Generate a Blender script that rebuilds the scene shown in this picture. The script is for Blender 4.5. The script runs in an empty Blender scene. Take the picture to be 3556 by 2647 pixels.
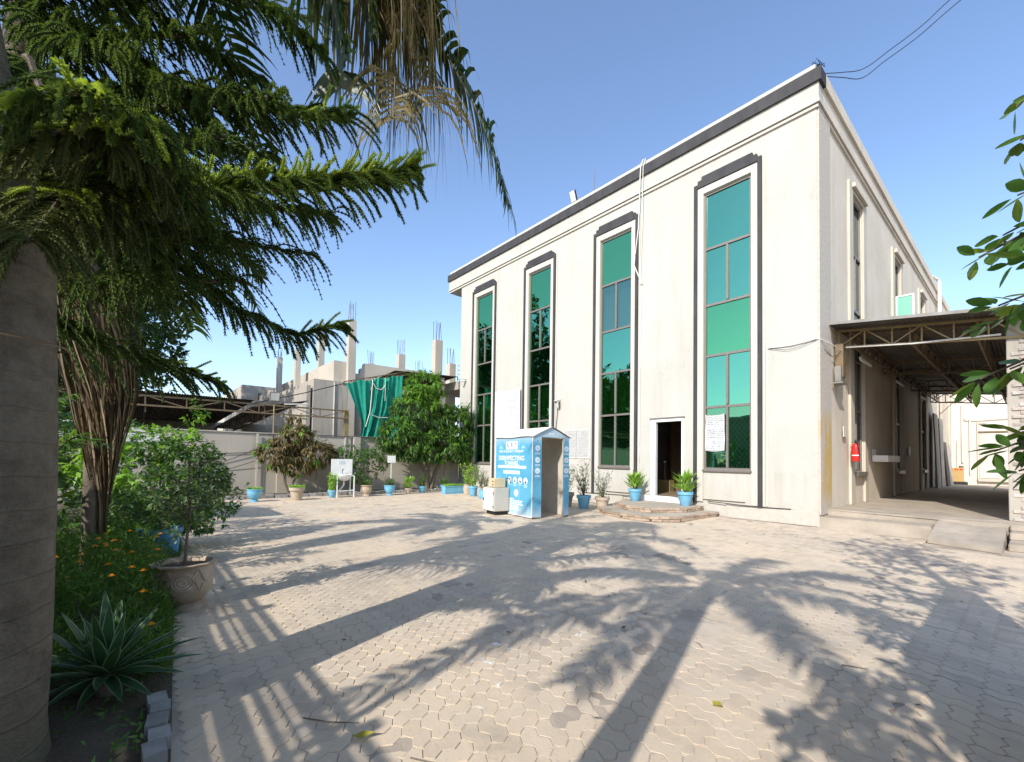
import bpy, bmesh, math, random
import numpy as np
from mathutils import Vector, Matrix

# ------------------------------------------------------------------ scene, camera, light
S = bpy.context.scene
COL = S.collection
random.seed(7)
RNG = np.random.default_rng(7)
PI = math.pi

cam_d = bpy.data.cameras.new('camera')
cam_d.sensor_width = 36.0
cam_d.lens = 15.5536
cam_d.shift_y = 0.06334
cam_d.clip_start = 0.05
cam_d.clip_end = 2000.0
cam = bpy.data.objects.new('camera', cam_d)
COL.objects.link(cam)
_f = Vector((-0.762, 0.647, 0.029)).normalized()
_r = Vector((0.647, 0.762, 0.015))
_r = (_r - _f * _r.dot(_f)).normalized()
_u = _r.cross(_f)
cam.matrix_world = Matrix(((_r.x, _u.x, -_f.x, 0.0), (_r.y, _u.y, -_f.y, 0.0), (_r.z, _u.z, -_f.z, 1.52), (0, 0, 0, 1)))
S.camera = cam

SUN_EL = math.radians(35.5)
SUN_AZ = math.radians(18.0)      # light travels toward +Y, leaning 18 degrees to -X
world = bpy.data.worlds.new('World')
S.world = world
world.use_nodes = True
_n = world.node_tree.nodes
_l = world.node_tree.links
_n.clear()
_sky = _n.new('ShaderNodeTexSky')
_sky.sky_type = 'NISHITA'
_sky.sun_disc = False
_sky.sun_elevation = SUN_EL
_sky.sun_rotation = PI - SUN_AZ
_sky.air_density = 1.0
_sky.dust_density = 0.9
_sky.ozone_density = 2.2
_bg = _n.new('ShaderNodeBackground')
_bg.inputs['Strength'].default_value = 0.15
_wo = _n.new('ShaderNodeOutputWorld')
_tint = _n.new('ShaderNodeMix'); _tint.data_type = 'RGBA'; _tint.blend_type = 'MULTIPLY'   # white balance of the whole sky
_tint.inputs[0].default_value = 1.0; _tint.inputs[7].default_value = (.965, .97, 1.0, 1)
_l.new(_sky.outputs[0], _tint.inputs[6]); _l.new(_tint.outputs[2], _bg.inputs[0])
_l.new(_bg.outputs[0], _wo.inputs[0])

sun_d = bpy.data.lights.new('sun', 'SUN')
sun_d.energy = 2.75
sun_d.angle = math.radians(0.53)
sun_d.color = (1.0, 0.965, 0.90)
sun = bpy.data.objects.new('sun', sun_d)
COL.objects.link(sun)
_dir = Vector((-math.sin(SUN_AZ) * math.cos(SUN_EL), math.cos(SUN_AZ) * math.cos(SUN_EL), -math.sin(SUN_EL)))
sun.rotation_euler = _dir.to_track_quat('-Z', 'Y').to_euler()
sun.location = (6, -18, 14)

S.view_settings.view_transform = 'Standard'
S.view_settings.look = 'None'
S.view_settings.exposure = 0.95
S.view_settings.gamma = 1.0
S.view_settings.use_curve_mapping = False

# ------------------------------------------------------------------ helpers
ORG = {}

class MB:
    """collects geometry for ONE mesh object"""
    def __init__(s):
        s.v = []; s.f = []
    def add(s, vs, fs):
        o = len(s.v)
        s.v.extend([tuple(p) for p in vs])
        s.f.extend([tuple(i + o for i in f) for f in fs])
        return s
    def box(s, x0, x1, y0, y1, z0, z1):
        return s.add([(x0,y0,z0),(x1,y0,z0),(x1,y1,z0),(x0,y1,z0),(x0,y0,z1),(x1,y0,z1),(x1,y1,z1),(x0,y1,z1)],
                     [(0,3,2,1),(4,5,6,7),(0,1,5,4),(1,2,6,5),(2,3,7,6),(3,0,4,7)])
    def quad(s, a, b, c, d):
        return s.add([a,b,c,d], [(0,1,2,3)])
    def bar(s, p, q, w, h=None, up=(0,0,1)):
        h = h or w
        p = Vector(p); q = Vector(q); d = (q-p).normalized(); up = Vector(up)
        if abs(d.dot(up)) > .97: up = Vector((1,0,0))
        a = d.cross(up).normalized()*(w/2); b = a.cross(d).normalized()*(h/2)
        vs = [p-a-b,p+a-b,p+a+b,p-a+b,q-a-b,q+a-b,q+a+b,q-a+b]
        return s.add(vs, [(0,1,2,3),(7,6,5,4),(0,4,5,1),(1,5,6,2),(2,6,7,3),(3,7,4,0)])
    def prism(s, poly, z0, z1):
        n = len(poly)
        vs = [(x,y,z0) for x,y in poly]+[(x,y,z1) for x,y in poly]
        fs = [tuple(range(n-1,-1,-1)), tuple(range(n,2*n))]+[(i,(i+1)%n,n+(i+1)%n,n+i) for i in range(n)]
        return s.add(vs, fs)
    def tube(s, pts, rad, n=8, caps=True):
        pts = [Vector(p) for p in pts]
        if not hasattr(rad, '__len__'): rad = [rad]*len(pts)
        prev = None; vs = []
        for i, p in enumerate(pts):
            d = (pts[min(i+1,len(pts)-1)]-pts[max(i-1,0)]).normalized()
            if prev is None:
                a = d.cross(Vector((0,0,1)))
                if a.length < .05: a = d.cross(Vector((1,0,0)))
            else: a = prev - d*prev.dot(d)
            a.normalize(); prev = a; b = d.cross(a)
            for k in range(n):
                t = 2*PI*k/n
                vs.append(p + (a*math.cos(t)+b*math.sin(t))*rad[i])
        fs = [(i*n+k, i*n+(k+1)%n, (i+1)*n+(k+1)%n, (i+1)*n+k) for i in range(len(pts)-1) for k in range(n)]
        if caps: fs += [tuple(range(n-1,-1,-1)), tuple((len(pts)-1)*n+k for k in range(n))]
        return s.add(vs, fs)
    def lathe(s, prof, n=20, c=(0,0,0), wob=None):
        vs = []
        for r, z in prof:
            for k in range(n):
                t = 2*PI*k/n
                rr = r*(1+(wob(t, z) if wob else 0))
                vs.append((c[0]+rr*math.cos(t), c[1]+rr*math.sin(t), c[2]+z))
        m = len(prof)
        fs = [(i*n+k, i*n+(k+1)%n, (i+1)*n+(k+1)%n, (i+1)*n+k) for i in range(m-1) for k in range(n)]
        fs += [tuple(range(n-1,-1,-1)), tuple((m-1)*n+k for k in range(n))]
        return s.add(vs, fs)
    def ball(s, c, r, n=8, m=6, sc=(1,1,1)):
        prof = [(max(.001, r*math.sin(PI*i/m)), -r*math.cos(PI*i/m)) for i in range(m+1)]
        vs = []
        for rr, z in prof:
            for k in range(n):
                t = 2*PI*k/n
                vs.append((c[0]+rr*math.cos(t)*sc[0], c[1]+rr*math.sin(t)*sc[1], c[2]+z*sc[2]))
        fs = [(i*n+k, i*n+(k+1)%n, (i+1)*n+(k+1)%n, (i+1)*n+k) for i in range(m) for k in range(n)]
        return s.add(vs, fs)

def shade(me, smooth):
    if smooth:
        me.polygons.foreach_set('use_smooth', [True]*len(me.polygons))
        try: me.set_sharp_from_angle(angle=math.radians(40))
        except Exception: pass

def link(name, me, m, parent=None, loc=None):
    o = bpy.data.objects.new(name, me)
    COL.objects.link(o)
    if m is not None and len(me.materials) == 0: me.materials.append(m)
    if parent is not None:
        o.parent = parent; ORG[o.name] = ORG.get(parent.name, (0,0,0))
    if loc is not None: o.location = loc
    return o

def mk(name, mb, m, parent=None, smooth=False, bevel=0.0):
    """mesh object; geometry given in the coordinates the parent was declared in"""
    me = bpy.data.meshes.new(name)
    g = ORG.get(parent.name, (0,0,0)) if parent is not None else (0,0,0)
    me.from_pydata([(x-g[0], y-g[1], z-g[2]) for x,y,z in mb.v], [], mb.f)
    if bevel:
        bm = bmesh.new(); bm.from_mesh(me)
        bmesh.ops.bevel(bm, geom=[e for e in bm.edges if len(e.link_faces)==2 and e.calc_face_angle(0) > .6], offset=bevel, segments=2, affect='EDGES', clamp_overlap=True)
        bm.to_mesh(me); bm.free()
    me.update()
    shade(me, smooth)
    return link(name, me, m, parent)

def mknp(name, V, F, m, parent=None, smooth=False):
    """fast path: V (n,3) array, F (k,3|4) array"""
    me = bpy.data.meshes.new(name)
    g = np.array(ORG.get(parent.name, (0,0,0)) if parent is not None else (0,0,0))
    V = (np.asarray(V, dtype=np.float32) - g).astype(np.float32); F = np.asarray(F, dtype=np.int32)
    me.vertices.add(len(V)); me.vertices.foreach_set('co', V.ravel())
    k = F.shape[1]
    me.loops.add(F.size); me.loops.foreach_set('vertex_index', F.ravel())
    me.polygons.add(len(F))
    me.polygons.foreach_set('loop_start', np.arange(0, F.size, k, dtype=np.int32))
    me.polygons.foreach_set('loop_total', np.full(len(F), k, dtype=np.int32))
    if smooth: me.polygons.foreach_set('use_smooth', np.ones(len(F), dtype=bool))
    me.update(calc_edges=True); me.validate()
    return link(name, me, m, parent)

def tag(o, label, cat, group=None):
    o['label'] = label; o['category'] = cat
    if group: o['group'] = group
    return o

def thing(name, label, cat, loc=(0,0,0), group=None, local=False):
    o = bpy.data.objects.new(name, None)
    o.empty_display_size = .2
    COL.objects.link(o); o.location = loc
    ORG[o.name] = (0,0,0) if local else tuple(loc)
    return tag(o, label, cat, group)

def struct(o):
    o['kind'] = 'structure'; return o
def stuff(o):
    o['kind'] = 'stuff'; return o

def dup(o, parent=None):
    c = o.copy(); COL.objects.link(c)
    if parent is not None: c.parent = parent
    for ch in list(o.children): dup(ch, c)
    return c

def place(o, loc, rz=0, sc=1):
    o.location = loc; o.rotation_euler = (0,0,rz); o.scale = (sc,sc,sc); return o

# ------------------------------------------------------------------ materials
def nodes_of(name):
    m = bpy.data.materials.new(name); m.use_nodes = True
    nt = m.node_tree; nt.nodes.clear()
    out = nt.nodes.new('ShaderNodeOutputMaterial')
    return m, nt, out

def mixc(nt, fac, a, b, blend='MIX'):
    x = nt.nodes.new('ShaderNodeMix'); x.data_type = 'RGBA'; x.blend_type = blend
    for sock, val in ((0, fac), (6, a), (7, b)):
        if isinstance(val, (int, float)): x.inputs[sock].default_value = val
        elif isinstance(val, tuple): x.inputs[sock].default_value = (*val, 1)
        else: nt.links.new(val, x.inputs[sock])
    return x.outputs[2]

def noise(nt, scale, detail=4, rough=.6, vec=None, stretch=None):
    t = nt.nodes.new('ShaderNodeTexNoise'); t.inputs['Scale'].default_value = scale
    t.inputs['Detail'].default_value = detail; t.inputs['Roughness'].default_value = rough
    if vec is None:
        g = nt.nodes.new('ShaderNodeNewGeometry'); vec = g.outputs['Position']
    if stretch:
        mp = nt.nodes.new('ShaderNodeMapping'); mp.inputs['Scale'].default_value = stretch
        nt.links.new(vec, mp.inputs['Vector']); vec = mp.outputs[0]
    nt.links.new(vec, t.inputs['Vector'])
    return t.outputs[0]

def ramp(nt, x, a, b, lo=0.0, hi=1.0):
    r = nt.nodes.new('ShaderNodeMapRange'); r.inputs[1].default_value = a; r.inputs[2].default_value = b
    r.inputs[3].default_value = lo; r.inputs[4].default_value = hi
    nt.links.new(x, r.inputs[0]); return r.outputs[0]

def math_n(nt, op, a, b=None):
    x = nt.nodes.new('ShaderNodeMath'); x.operation = op
    for i, v in enumerate((a, b)):
        if v is None: continue
        if isinstance(v, (int, float)): x.inputs[i].default_value = v
        else: nt.links.new(v, x.inputs[i])
    return x.outputs[0]

def principled(nt, col, rough=.8, metal=0, spec=.3, bump=None, bstr=.3, bdist=.01):
    p = nt.nodes.new('ShaderNodeBsdfPrincipled')
    if isinstance(col, tuple): p.inputs['Base Color'].default_value = (*col, 1)
    else: nt.links.new(col, p.inputs['Base Color'])
    if isinstance(rough, (int, float)): p.inputs['Roughness'].default_value = rough
    else: nt.links.new(rough, p.inputs['Roughness'])
    p.inputs['Metallic'].default_value = metal
    p.inputs['Specular IOR Level'].default_value = spec
    if bump is not None:
        b = nt.nodes.new('ShaderNodeBump'); b.inputs['Strength'].default_value = bstr; b.inputs['Distance'].default_value = bdist
        nt.links.new(bump, b.inputs['Height']); nt.links.new(b.outputs[0], p.inputs['Normal'])
    return p

def mat(name, c1, c2=None, scale=4, rough=.8, metal=0, spec=.3, bump=.2, bscale=40, dist=.01, island=0, streak=None, lo=.35, hi=.65):
    m, nt, out = nodes_of(name)
    c2 = c2 or tuple(x*.8 for x in c1)
    n = noise(nt, scale, 5, .62, stretch=streak)
    col = mixc(nt, ramp(nt, n, lo, hi), c1, c2)
    if island:
        g = nt.nodes.new('ShaderNodeNewGeometry'); oi = nt.nodes.new('ShaderNodeObjectInfo')
        rnd = math_n(nt, 'FRACT', math_n(nt, 'ADD', g.outputs['Random Per Island'], oi.outputs['Random']))
        hsv = nt.nodes.new('ShaderNodeHueSaturation')
        nt.links.new(ramp(nt, rnd, 0, 1, 1-island, 1+island), hsv.inputs['Value'])
        nt.links.new(col, hsv.inputs['Color']); col = hsv.outputs[0]
    b = noise(nt, bscale, 6, .65) if bump else None
    p = principled(nt, col, rough, metal, spec, b, bump, dist)
    nt.links.new(p.outputs[0], out.inputs[0])
    return m

def leafmat(name, c1, c2, c3=None, trans=.35, rough=.45, spec=.4):
    m, nt, out = nodes_of(name)
    g = nt.nodes.new('ShaderNodeNewGeometry')
    rnd = g.outputs['Random Per Island']
    col = mixc(nt, rnd, c1, c2)
    if c3:
        col = mixc(nt, ramp(nt, math_n(nt, 'FRACT', math_n(nt, 'MULTIPLY', rnd, 7.31)), .8, .92), col, c3)
    n = noise(nt, 1.6, 3)
    hsv = nt.nodes.new('ShaderNodeHueSaturation')
    nt.links.new(ramp(nt, n, .3, .7, .75, 1.25), hsv.inputs['Value']); nt.links.new(col, hsv.inputs['Color'])
    col = hsv.outputs[0]
    p = principled(nt, col, rough, 0, spec)
    t = nt.nodes.new('ShaderNodeBsdfTranslucent')
    tc = mixc(nt, 1.0, col, (1.25, 1.25, .55), 'MULTIPLY'); nt.links.new(tc, t.inputs[0])
    mx = nt.nodes.new('ShaderNodeMixShader'); mx.inputs[0].default_value = trans
    nt.links.new(p.outputs[0], mx.inputs[1]); nt.links.new(t.outputs[0], mx.inputs[2])
    nt.links.new(mx.outputs[0], out.inputs[0])
    return m

M = {}
# --- painted plaster of the main building
def plaster(name, c1, c2, stain, amount, crack=0.0):
    m, nt, out = nodes_of(name)
    n1 = noise(nt, .55, 6, .6); n2 = noise(nt, 2.6, 6, .7, stretch=(1.0, 1.0, .10)); n3 = noise(nt, 9, 5, .7)
    col = mixc(nt, ramp(nt, n1, .35, .7), c1, c2)
    col = mixc(nt, math_n(nt, 'MULTIPLY', ramp(nt, n2, .52, .78), amount), col, stain)
    g = nt.nodes.new('ShaderNodeNewGeometry'); sp = nt.nodes.new('ShaderNodeSeparateXYZ'); nt.links.new(g.outputs['Position'], sp.inputs[0])
    low = math_n(nt, 'MULTIPLY', ramp(nt, sp.outputs['Z'], .9, .05), ramp(nt, n3, .42, .66))
    col = mixc(nt, math_n(nt, 'MULTIPLY', low, .55), col, (.42, .35, .26))
    if crack > .55:     # rain streaks below the cornice and the sills
        dr = noise(nt, 5.5, 3, .6, stretch=(1, 1, .03))
        top = math_n(nt, 'MULTIPLY', ramp(nt, sp.outputs['Z'], 8.6, 10.2), ramp(nt, dr, .54, .70))
        sil = math_n(nt, 'MULTIPLY', math_n(nt, 'MULTIPLY', ramp(nt, sp.outputs['Z'], .35, 1.2), ramp(nt, sp.outputs['Z'], 1.32, 1.22)), ramp(nt, dr, .48, .62))
        col = mixc(nt, math_n(nt, 'MULTIPLY', math_n(nt, 'MAXIMUM', top, sil), .32), col, (.36, .33, .28))
    if crack:
        v = nt.nodes.new('ShaderNodeTexVoronoi'); v.feature = 'DISTANCE_TO_EDGE'; v.inputs['Scale'].default_value = .7
        w = nt.nodes.new('ShaderNodeVectorMath'); w.operation = 'ADD'
        nn = nt.nodes.new('ShaderNodeTexNoise'); nn.inputs['Scale'].default_value = 3.5; nn.inputs['Detail'].default_value = 5
        nt.links.new(g.outputs['Position'], nn.inputs['Vector'])
        ms = nt.nodes.new('ShaderNodeMixRGB'); ms.blend_type = 'MULTIPLY'; ms.inputs[0].default_value = 1; ms.inputs[2].default_value = (.9, .9, .9, 1)
        nt.links.new(nn.outputs[1], ms.inputs[1]); nt.links.new(g.outputs['Position'], w.inputs[0]); nt.links.new(ms.outputs[0], w.inputs[1])
        nt.links.new(w.outputs[0], v.inputs['Vector'])
        ck = math_n(nt, 'MULTIPLY', ramp(nt, v.outputs['Distance'], .012, .0), ramp(nt, n1, .5, .62))
        col = mixc(nt, math_n(nt, 'MULTIPLY', ck, crack), col, (.38, .35, .3))
    b = math_n(nt, 'ADD', noise(nt, 60, 4), math_n(nt, 'MULTIPLY', n3, 1.2))
    p = principled(nt, col, .85, 0, .2, b, .18, .01)
    nt.links.new(p.outputs[0], out.inputs[0])
    return m
M['wall'] = plaster('cream_plaster', (.505, .482, .428), (.475, .45, .395), (.36, .33, .28), .45, .7)
M['wall_side'] = plaster('grey_beige_plaster', (.68, .60, .49), (.59, .515, .42), (.38, .33, .26), .55, .5)
M['trimwhite'] = plaster('white_trim_plaster', (.545, .52, .455), (.505, .48, .415), (.41, .38, .33), .3)
M['trimside'] = plaster('beige_trim_plaster', (.56, .50, .41), (.50, .44, .36), (.4, .34, .27), .3)
M['charcoal'] = mat('charcoal_paint', (.040, .039, .041), (.062, .060, .060), 3, .7, bump=.15, streak=(1,1,.3))
M['concrete'] = plaster('raw_concrete', (.44, .395, .33), (.35, .315, .265), (.18, .16, .135), .75)
M['concrete_pale'] = plaster('pale_concrete', (.54, .485, .405), (.45, .405, .335), (.27, .24, .2), .5)
M['boundary'] = plaster('grey_render', (.50, .445, .365), (.42, .375, .31), (.26, .23, .185), .5, .4)
M['floor_side'] = mat('worn_cement_floor', (.43, .365, .29), (.31, .265, .21), 1.9, .85, bump=.35, bscale=25)
M['alu'] = mat('bronze_aluminium', (.20, .175, .15), (.25, .22, .19), 20, .45, .35, .4, bump=.03)
M['whitepaint'] = mat('white_enamel', (.80, .80, .78), (.72, .71, .68), 4, .45, bump=.04, spec=.5)
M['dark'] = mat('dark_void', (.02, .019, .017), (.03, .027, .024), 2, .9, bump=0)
M['steel'] = mat('rusty_steel', (.16, .12, .075), (.22, .15, .08), 9, .6, .3, .4, bump=.15, bscale=80)
M['steel_yel'] = mat('ochre_painted_steel', (.33, .25, .10), (.24, .18, .09), 6, .55, .1, .4, bump=.1)
M['tin'] = mat('galvanised_sheet', (.30, .285, .26), (.20, .18, .155), 2.2, .5, .35, .5, bump=.08, streak=(1, .15, 1))
M['tin_dark'] = mat('weathered_sheet', (.14, .125, .105), (.09, .08, .07), 2, .7, .1, .3, bump=.1)
M['rebar'] = mat('rebar_steel', (.14, .15, .17), (.22, .19, .16), 30, .55, .6, .4, bump=.2)
M['bluepot'] = mat('blue_pot_paint', (.14, .40, .58), (.24, .47, .60), 5, .5, bump=.1, spec=.4, bscale=25, lo=.4, hi=.75)
M['bluepot_d'] = mat('deep_blue_pot_paint', (.05, .20, .40), (.08, .27, .48), 6, .5, bump=.1, spec=.4)
M['clay'] = mat('buff_clay', (.50, .41, .31), (.40, .31, .22), 6, .85, bump=.3, bscale=30)
M['clay_dirty'] = mat('stained_clay', (.46, .385, .29), (.30, .215, .15), 3.5, .8, bump=.3, bscale=30)
M['soil'] = mat('soil', (.075, .052, .035), (.13, .09, .06), 12, .95, bump=.8, bscale=40, dist=.03)
M['bark'] = mat('bark', (.13, .10, .075), (.20, .16, .12), 10, .9, bump=.7, bscale=35, dist=.02, streak=(1,1,.3))
M['brick'] = mat('weathered_brick', (.45, .36, .27), (.36, .25, .17), 9, .9, bump=.6, bscale=45, island=.22)
M['kerb'] = mat('kerb_concrete', (.34, .325, .30), (.24, .23, .21), 7, .9, bump=.6, bscale=50, island=.15)
M['cable'] = mat('black_cable', (.02, .02, .022), (.03, .03, .03), 5, .5, bump=0)
M['pipe'] = mat('white_pipe', (.72, .70, .65), (.6, .57, .5), 5, .5, bump=.05)
M['red'] = mat('red_enamel', (.62, .025, .02), (.52, .02, .018), 8, .35, bump=.05, spec=.5)
M['black'] = mat('black_rubber', (.02, .02, .02), (.035, .035, .035), 8, .6, bump=.05)
M['tile'] = mat('brown_floor_tile', (.30, .23, .16), (.22, .16, .11), 3, .4, bump=.05)
M['room'] = mat('room_wall', (.34, .29, .24), (.28, .235, .19), 2, .8, bump=0)
M['paper'] = None
# ------------------------------------------------------------------ special materials
def paver_mat():
    m, nt, out = nodes_of('interlocking_paver_concrete')
    g = nt.nodes.new('ShaderNodeNewGeometry'); oi = nt.nodes.new('ShaderNodeObjectInfo')
    rnd = math_n(nt, 'FRACT', math_n(nt, 'ADD', g.outputs['Random Per Island'], oi.outputs['Random']))
    n1 = noise(nt, .45, 5, .6); n2 = noise(nt, 2.6, 6, .7); n3 = noise(nt, 38, 5, .7)
    col = mixc(nt, ramp(nt, rnd, 0, 1), (.435, .355, .27), (.56, .468, .36))
    dust = ramp(nt, math_n(nt, 'ADD', math_n(nt, 'MULTIPLY', n1, .6), math_n(nt, 'MULTIPLY', n2, .4)), .42, .58)
    col = mixc(nt, math_n(nt, 'MULTIPLY', dust, .75), col, (.65, .515, .365))
    col = mixc(nt, math_n(nt, 'MULTIPLY', ramp(nt, n3, .55, .75), .35), col, (.22, .2, .175))
    # scuffed white paint near the middle of the yard
    v = nt.nodes.new('ShaderNodeVectorMath'); v.operation = 'DISTANCE'; v.inputs[1].default_value = (-2.75, 2.35, 0)
    nt.links.new(g.outputs['Position'], v.inputs[0])
    area = ramp(nt, v.outputs['Value'], 1.1, .3)
    n4 = noise(nt, 7.5, 5, .62)
    pm = math_n(nt, 'MULTIPLY', area, ramp(nt, n4, .62, .66))
    col = mixc(nt, pm, col, (.78, .78, .76))
    vo = nt.nodes.new('ShaderNodeTexVoronoi'); vo.inputs['Scale'].default_value = .75; nt.links.new(g.outputs['Position'], vo.inputs['Vector'])
    col = mixc(nt, math_n(nt, 'MULTIPLY', ramp(nt, math_n(nt, 'ADD', vo.outputs['Distance'], math_n(nt, 'MULTIPLY', n2, .25)), .30, .18), .45), col, (.16, .135, .11))
    n5 = noise(nt, 1.1, 4, .6)
    n6 = noise(nt, 5.5, 6, .7)
    col = mixc(nt, math_n(nt, 'MULTIPLY', ramp(nt, n6, .56, .68), .45), col, (.66, .54, .41))
    col = mixc(nt, math_n(nt, 'MULTIPLY', ramp(nt, n5, .6, .75), .3), col, (.20, .18, .16))
    b = math_n(nt, 'ADD', n3, math_n(nt, 'MULTIPLY', noise(nt, 150, 3), .5))
    p = principled(nt, col, .9, 0, .2, b, .45, .006)
    nt.links.new(p.outputs[0], out.inputs[0])
    return m
M['paver'] = paver_mat()
M['sand'] = mat('joint_sand', (.31, .255, .20), (.55, .455, .355), .9, .95, bump=.5, bscale=60, lo=.42, hi=.62)
M['earth'] = mat('bare_earth', (.30, .245, .18), (.22, .18, .13), .6, .95, bump=.5, bscale=8, dist=.05)
M['bedsoil'] = mat('planting_bed_soil', (.085, .065, .045), (.14, .11, .075), 3, .95, bump=.8, bscale=22, dist=.04)

def glassmat(name, tint, trans, fac, wav=.012, wscale=1.2):
    m, nt, out = nodes_of(name)
    gl = nt.nodes.new('ShaderNodeBsdfGlossy'); gl.inputs['Color'].default_value = (*tint, 1); gl.inputs['Roughness'].default_value = .015
    b = nt.nodes.new('ShaderNodeBump'); b.inputs['Strength'].default_value = .25; b.inputs['Distance'].default_value = wav
    nt.links.new(noise(nt, wscale, 2), b.inputs['Height']); nt.links.new(b.outputs[0], gl.inputs['Normal'])
    tr = nt.nodes.new('ShaderNodeBsdfTransparent'); tr.inputs['Color'].default_value = (*trans, 1)
    mx = nt.nodes.new('ShaderNodeMixShader'); mx.inputs[0].default_value = fac
    nt.links.new(tr.outputs[0], mx.inputs[1]); nt.links.new(gl.outputs[0], mx.inputs[2])
    nt.links.new(mx.outputs[0], out.inputs[0])
    return m
M['glass_teal'] = glassmat('teal_reflective_glass', (.17, .49, .32), (.25, .6, .45), .82)
M['glass_green'] = glassmat('green_reflective_glass', (.155, .50, .23), (.25, .6, .4), .80)
M['glass_dark'] = glassmat('dark_green_glass', (.24, .58, .34), (.22, .5, .32), .5)
M['glass_grey'] = glassmat('greyish_reflective_glass', (.24, .40, .32), (.3, .55, .45), .6)
M['curtain_pale'] = mat('pale_curtain', (.42,.45,.42), (.30,.33,.31), 8, .8, bump=.2, streak=(1,1,.05))
M['glass_blue'] = glassmat('blue_grey_glass', (.30, .36, .38), (.2, .3, .3), .7)
M['green_board'] = mat('green_film', (.12, .46, .20), (.10, .42, .19), 1.2, .35, bump=0, spec=.5)
M['mint_board'] = mat('mint_film', (.20, .50, .36), (.18, .46, .33), 1.2, .35, bump=0, spec=.5)
M['curtain'] = mat('green_curtain', (.17, .21, .055), (.07, .09, .03), 9, .8, bump=.2, streak=(1,1,.05))
M['grille'] = mat('grille_wire', (.35, .36, .30), (.28, .29, .24), 9, .5, .4, bump=0)

def printmat(name, base, ink, rows, x_mul, thresh=.52, amt=.75):
    """sheet printed with rows of small unreadable text"""
    m, nt, out = nodes_of(name)
    tc = nt.nodes.new('ShaderNodeTexCoord'); sp = nt.nodes.new('ShaderNodeSeparateXYZ'); nt.links.new(tc.outputs['Generated'], sp.inputs[0])
    fr = math_n(nt, 'FRACT', math_n(nt, 'MULTIPLY', sp.outputs['Z'], rows))
    line = math_n(nt, 'MULTIPLY', ramp(nt, fr, .3, .36), ramp(nt, fr, .72, .66))
    fl = math_n(nt, 'FLOOR', math_n(nt, 'MULTIPLY', sp.outputs['Z'], rows))
    cx = nt.nodes.new('ShaderNodeCombineXYZ')
    nt.links.new(math_n(nt, 'MULTIPLY', math_n(nt, 'ADD', sp.outputs['X'], sp.outputs['Y']), x_mul), cx.inputs[0]); nt.links.new(math_n(nt, 'MULTIPLY', fl, 3.7), cx.inputs[1])
    n = noise(nt, 1.0, 2, .7, vec=cx.outputs[0])
    word = ramp(nt, n, thresh, thresh+.03)
    edge = math_n(nt, 'MULTIPLY', ramp(nt, sp.outputs['X'], .06, .08), ramp(nt, sp.outputs['X'], .94, .92))
    f = math_n(nt, 'MULTIPLY', math_n(nt, 'MULTIPLY', math_n(nt, 'MULTIPLY', line, word), edge), amt)
    col = mixc(nt, f, base, ink)
    p = principled(nt, col, .6, 0, .3)
    nt.links.new(p.outputs[0], out.inputs[0])
    return m
M['paper'] = printmat('printed_paper', (.52, .52, .505), (.12, .12, .13), 20, 18, .48, .9)
M['poster'] = printmat('faint_printed_banner', (.53, .535, .535), (.30, .31, .34), 24, 22, .52, .7)
M['board'] = printmat('framed_notice', (.46, .455, .43), (.22, .20, .17), 18, 14, .48, .8)

# ------------------------------------------------------------------ ground
YF, XC = 12.489, -3.338
g = mk('ground', MB().add([(-260,-260,-.06),(260,-260,-.06),(260,260,-.06),(-260,260,-.06)], [(0,1,2,3)]), M['earth']); struct(g)

CELL = .235
def und(x, y): return .005*np.sin(.9*x+.3)*np.sin(1.1*y)+.0035*np.sin(2.3*x)*np.sin(1.9*y+1)
def paver_outline(hor):
    """zigzag outline of one paver centred on 0, joint gap taken off"""
    L, Wd, a, gp = CELL, CELL/2, .0155, .0022
    pts = []
    def side(p, q, nseg, out):
        p = np.array(p); q = np.array(q); d = q-p; nrm = np.array(out)
        r = [p]
        for k in range(nseg):
            for t, o in ((.25, a), (.75, -a)):
                r.append(p + d*((k+t)/nseg) + nrm*o)
        return r
    x, y = L/2, Wd/2
    # offsets are given along +axis so that neighbours interlock
    pts += side((-x,-y), (x,-y), 2, (0,1))
    pts += side((x,-y), (x,y), 1, (1,0))
    top = side((-x,y), (x,y), 2, (0,1)); rgt = side((-x,-y), (-x,y), 1, (1,0))
    pts += [np.array((x,y))]+top[:0:-1]
    pts += [np.array((-x,y))]+rgt[:0:-1]
    P = np.array(pts)
    n = len(P); e = np.roll(P,-1,0)-P; e /= np.linalg.norm(e,axis=1)[:,None]
    nrm = np.stack([e[:,1],-e[:,0]],1); vn = nrm+np.roll(nrm,1,0); vn /= np.maximum(.35,np.linalg.norm(vn,axis=1))[:,None]
    def inset(k): return P - vn*k
    outer, inner = inset(gp), inset(gp+.0028)
    if not hor:
        R = np.array([[0,1],[1,0]]); outer, inner = outer@R, inner@R
        outer, inner = outer[::-1], inner[::-1]
    return outer, inner

def paver_mesh(hor):
    o, i = paver_outline(hor); n = len(o)
    V = np.concatenate([np.c_[i, np.zeros(n)], np.c_[o, np.full(n,-.0035)], np.c_[o, np.full(n,-.02)]])
    F = [tuple(range(n))]+[(k, n+k, n+(k+1)%n, (k+1)%n) for k in range(n)]+[(n+k, 2*n+k, 2*n+(k+1)%n, n+(k+1)%n) for k in range(n)]
    return V, F

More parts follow.
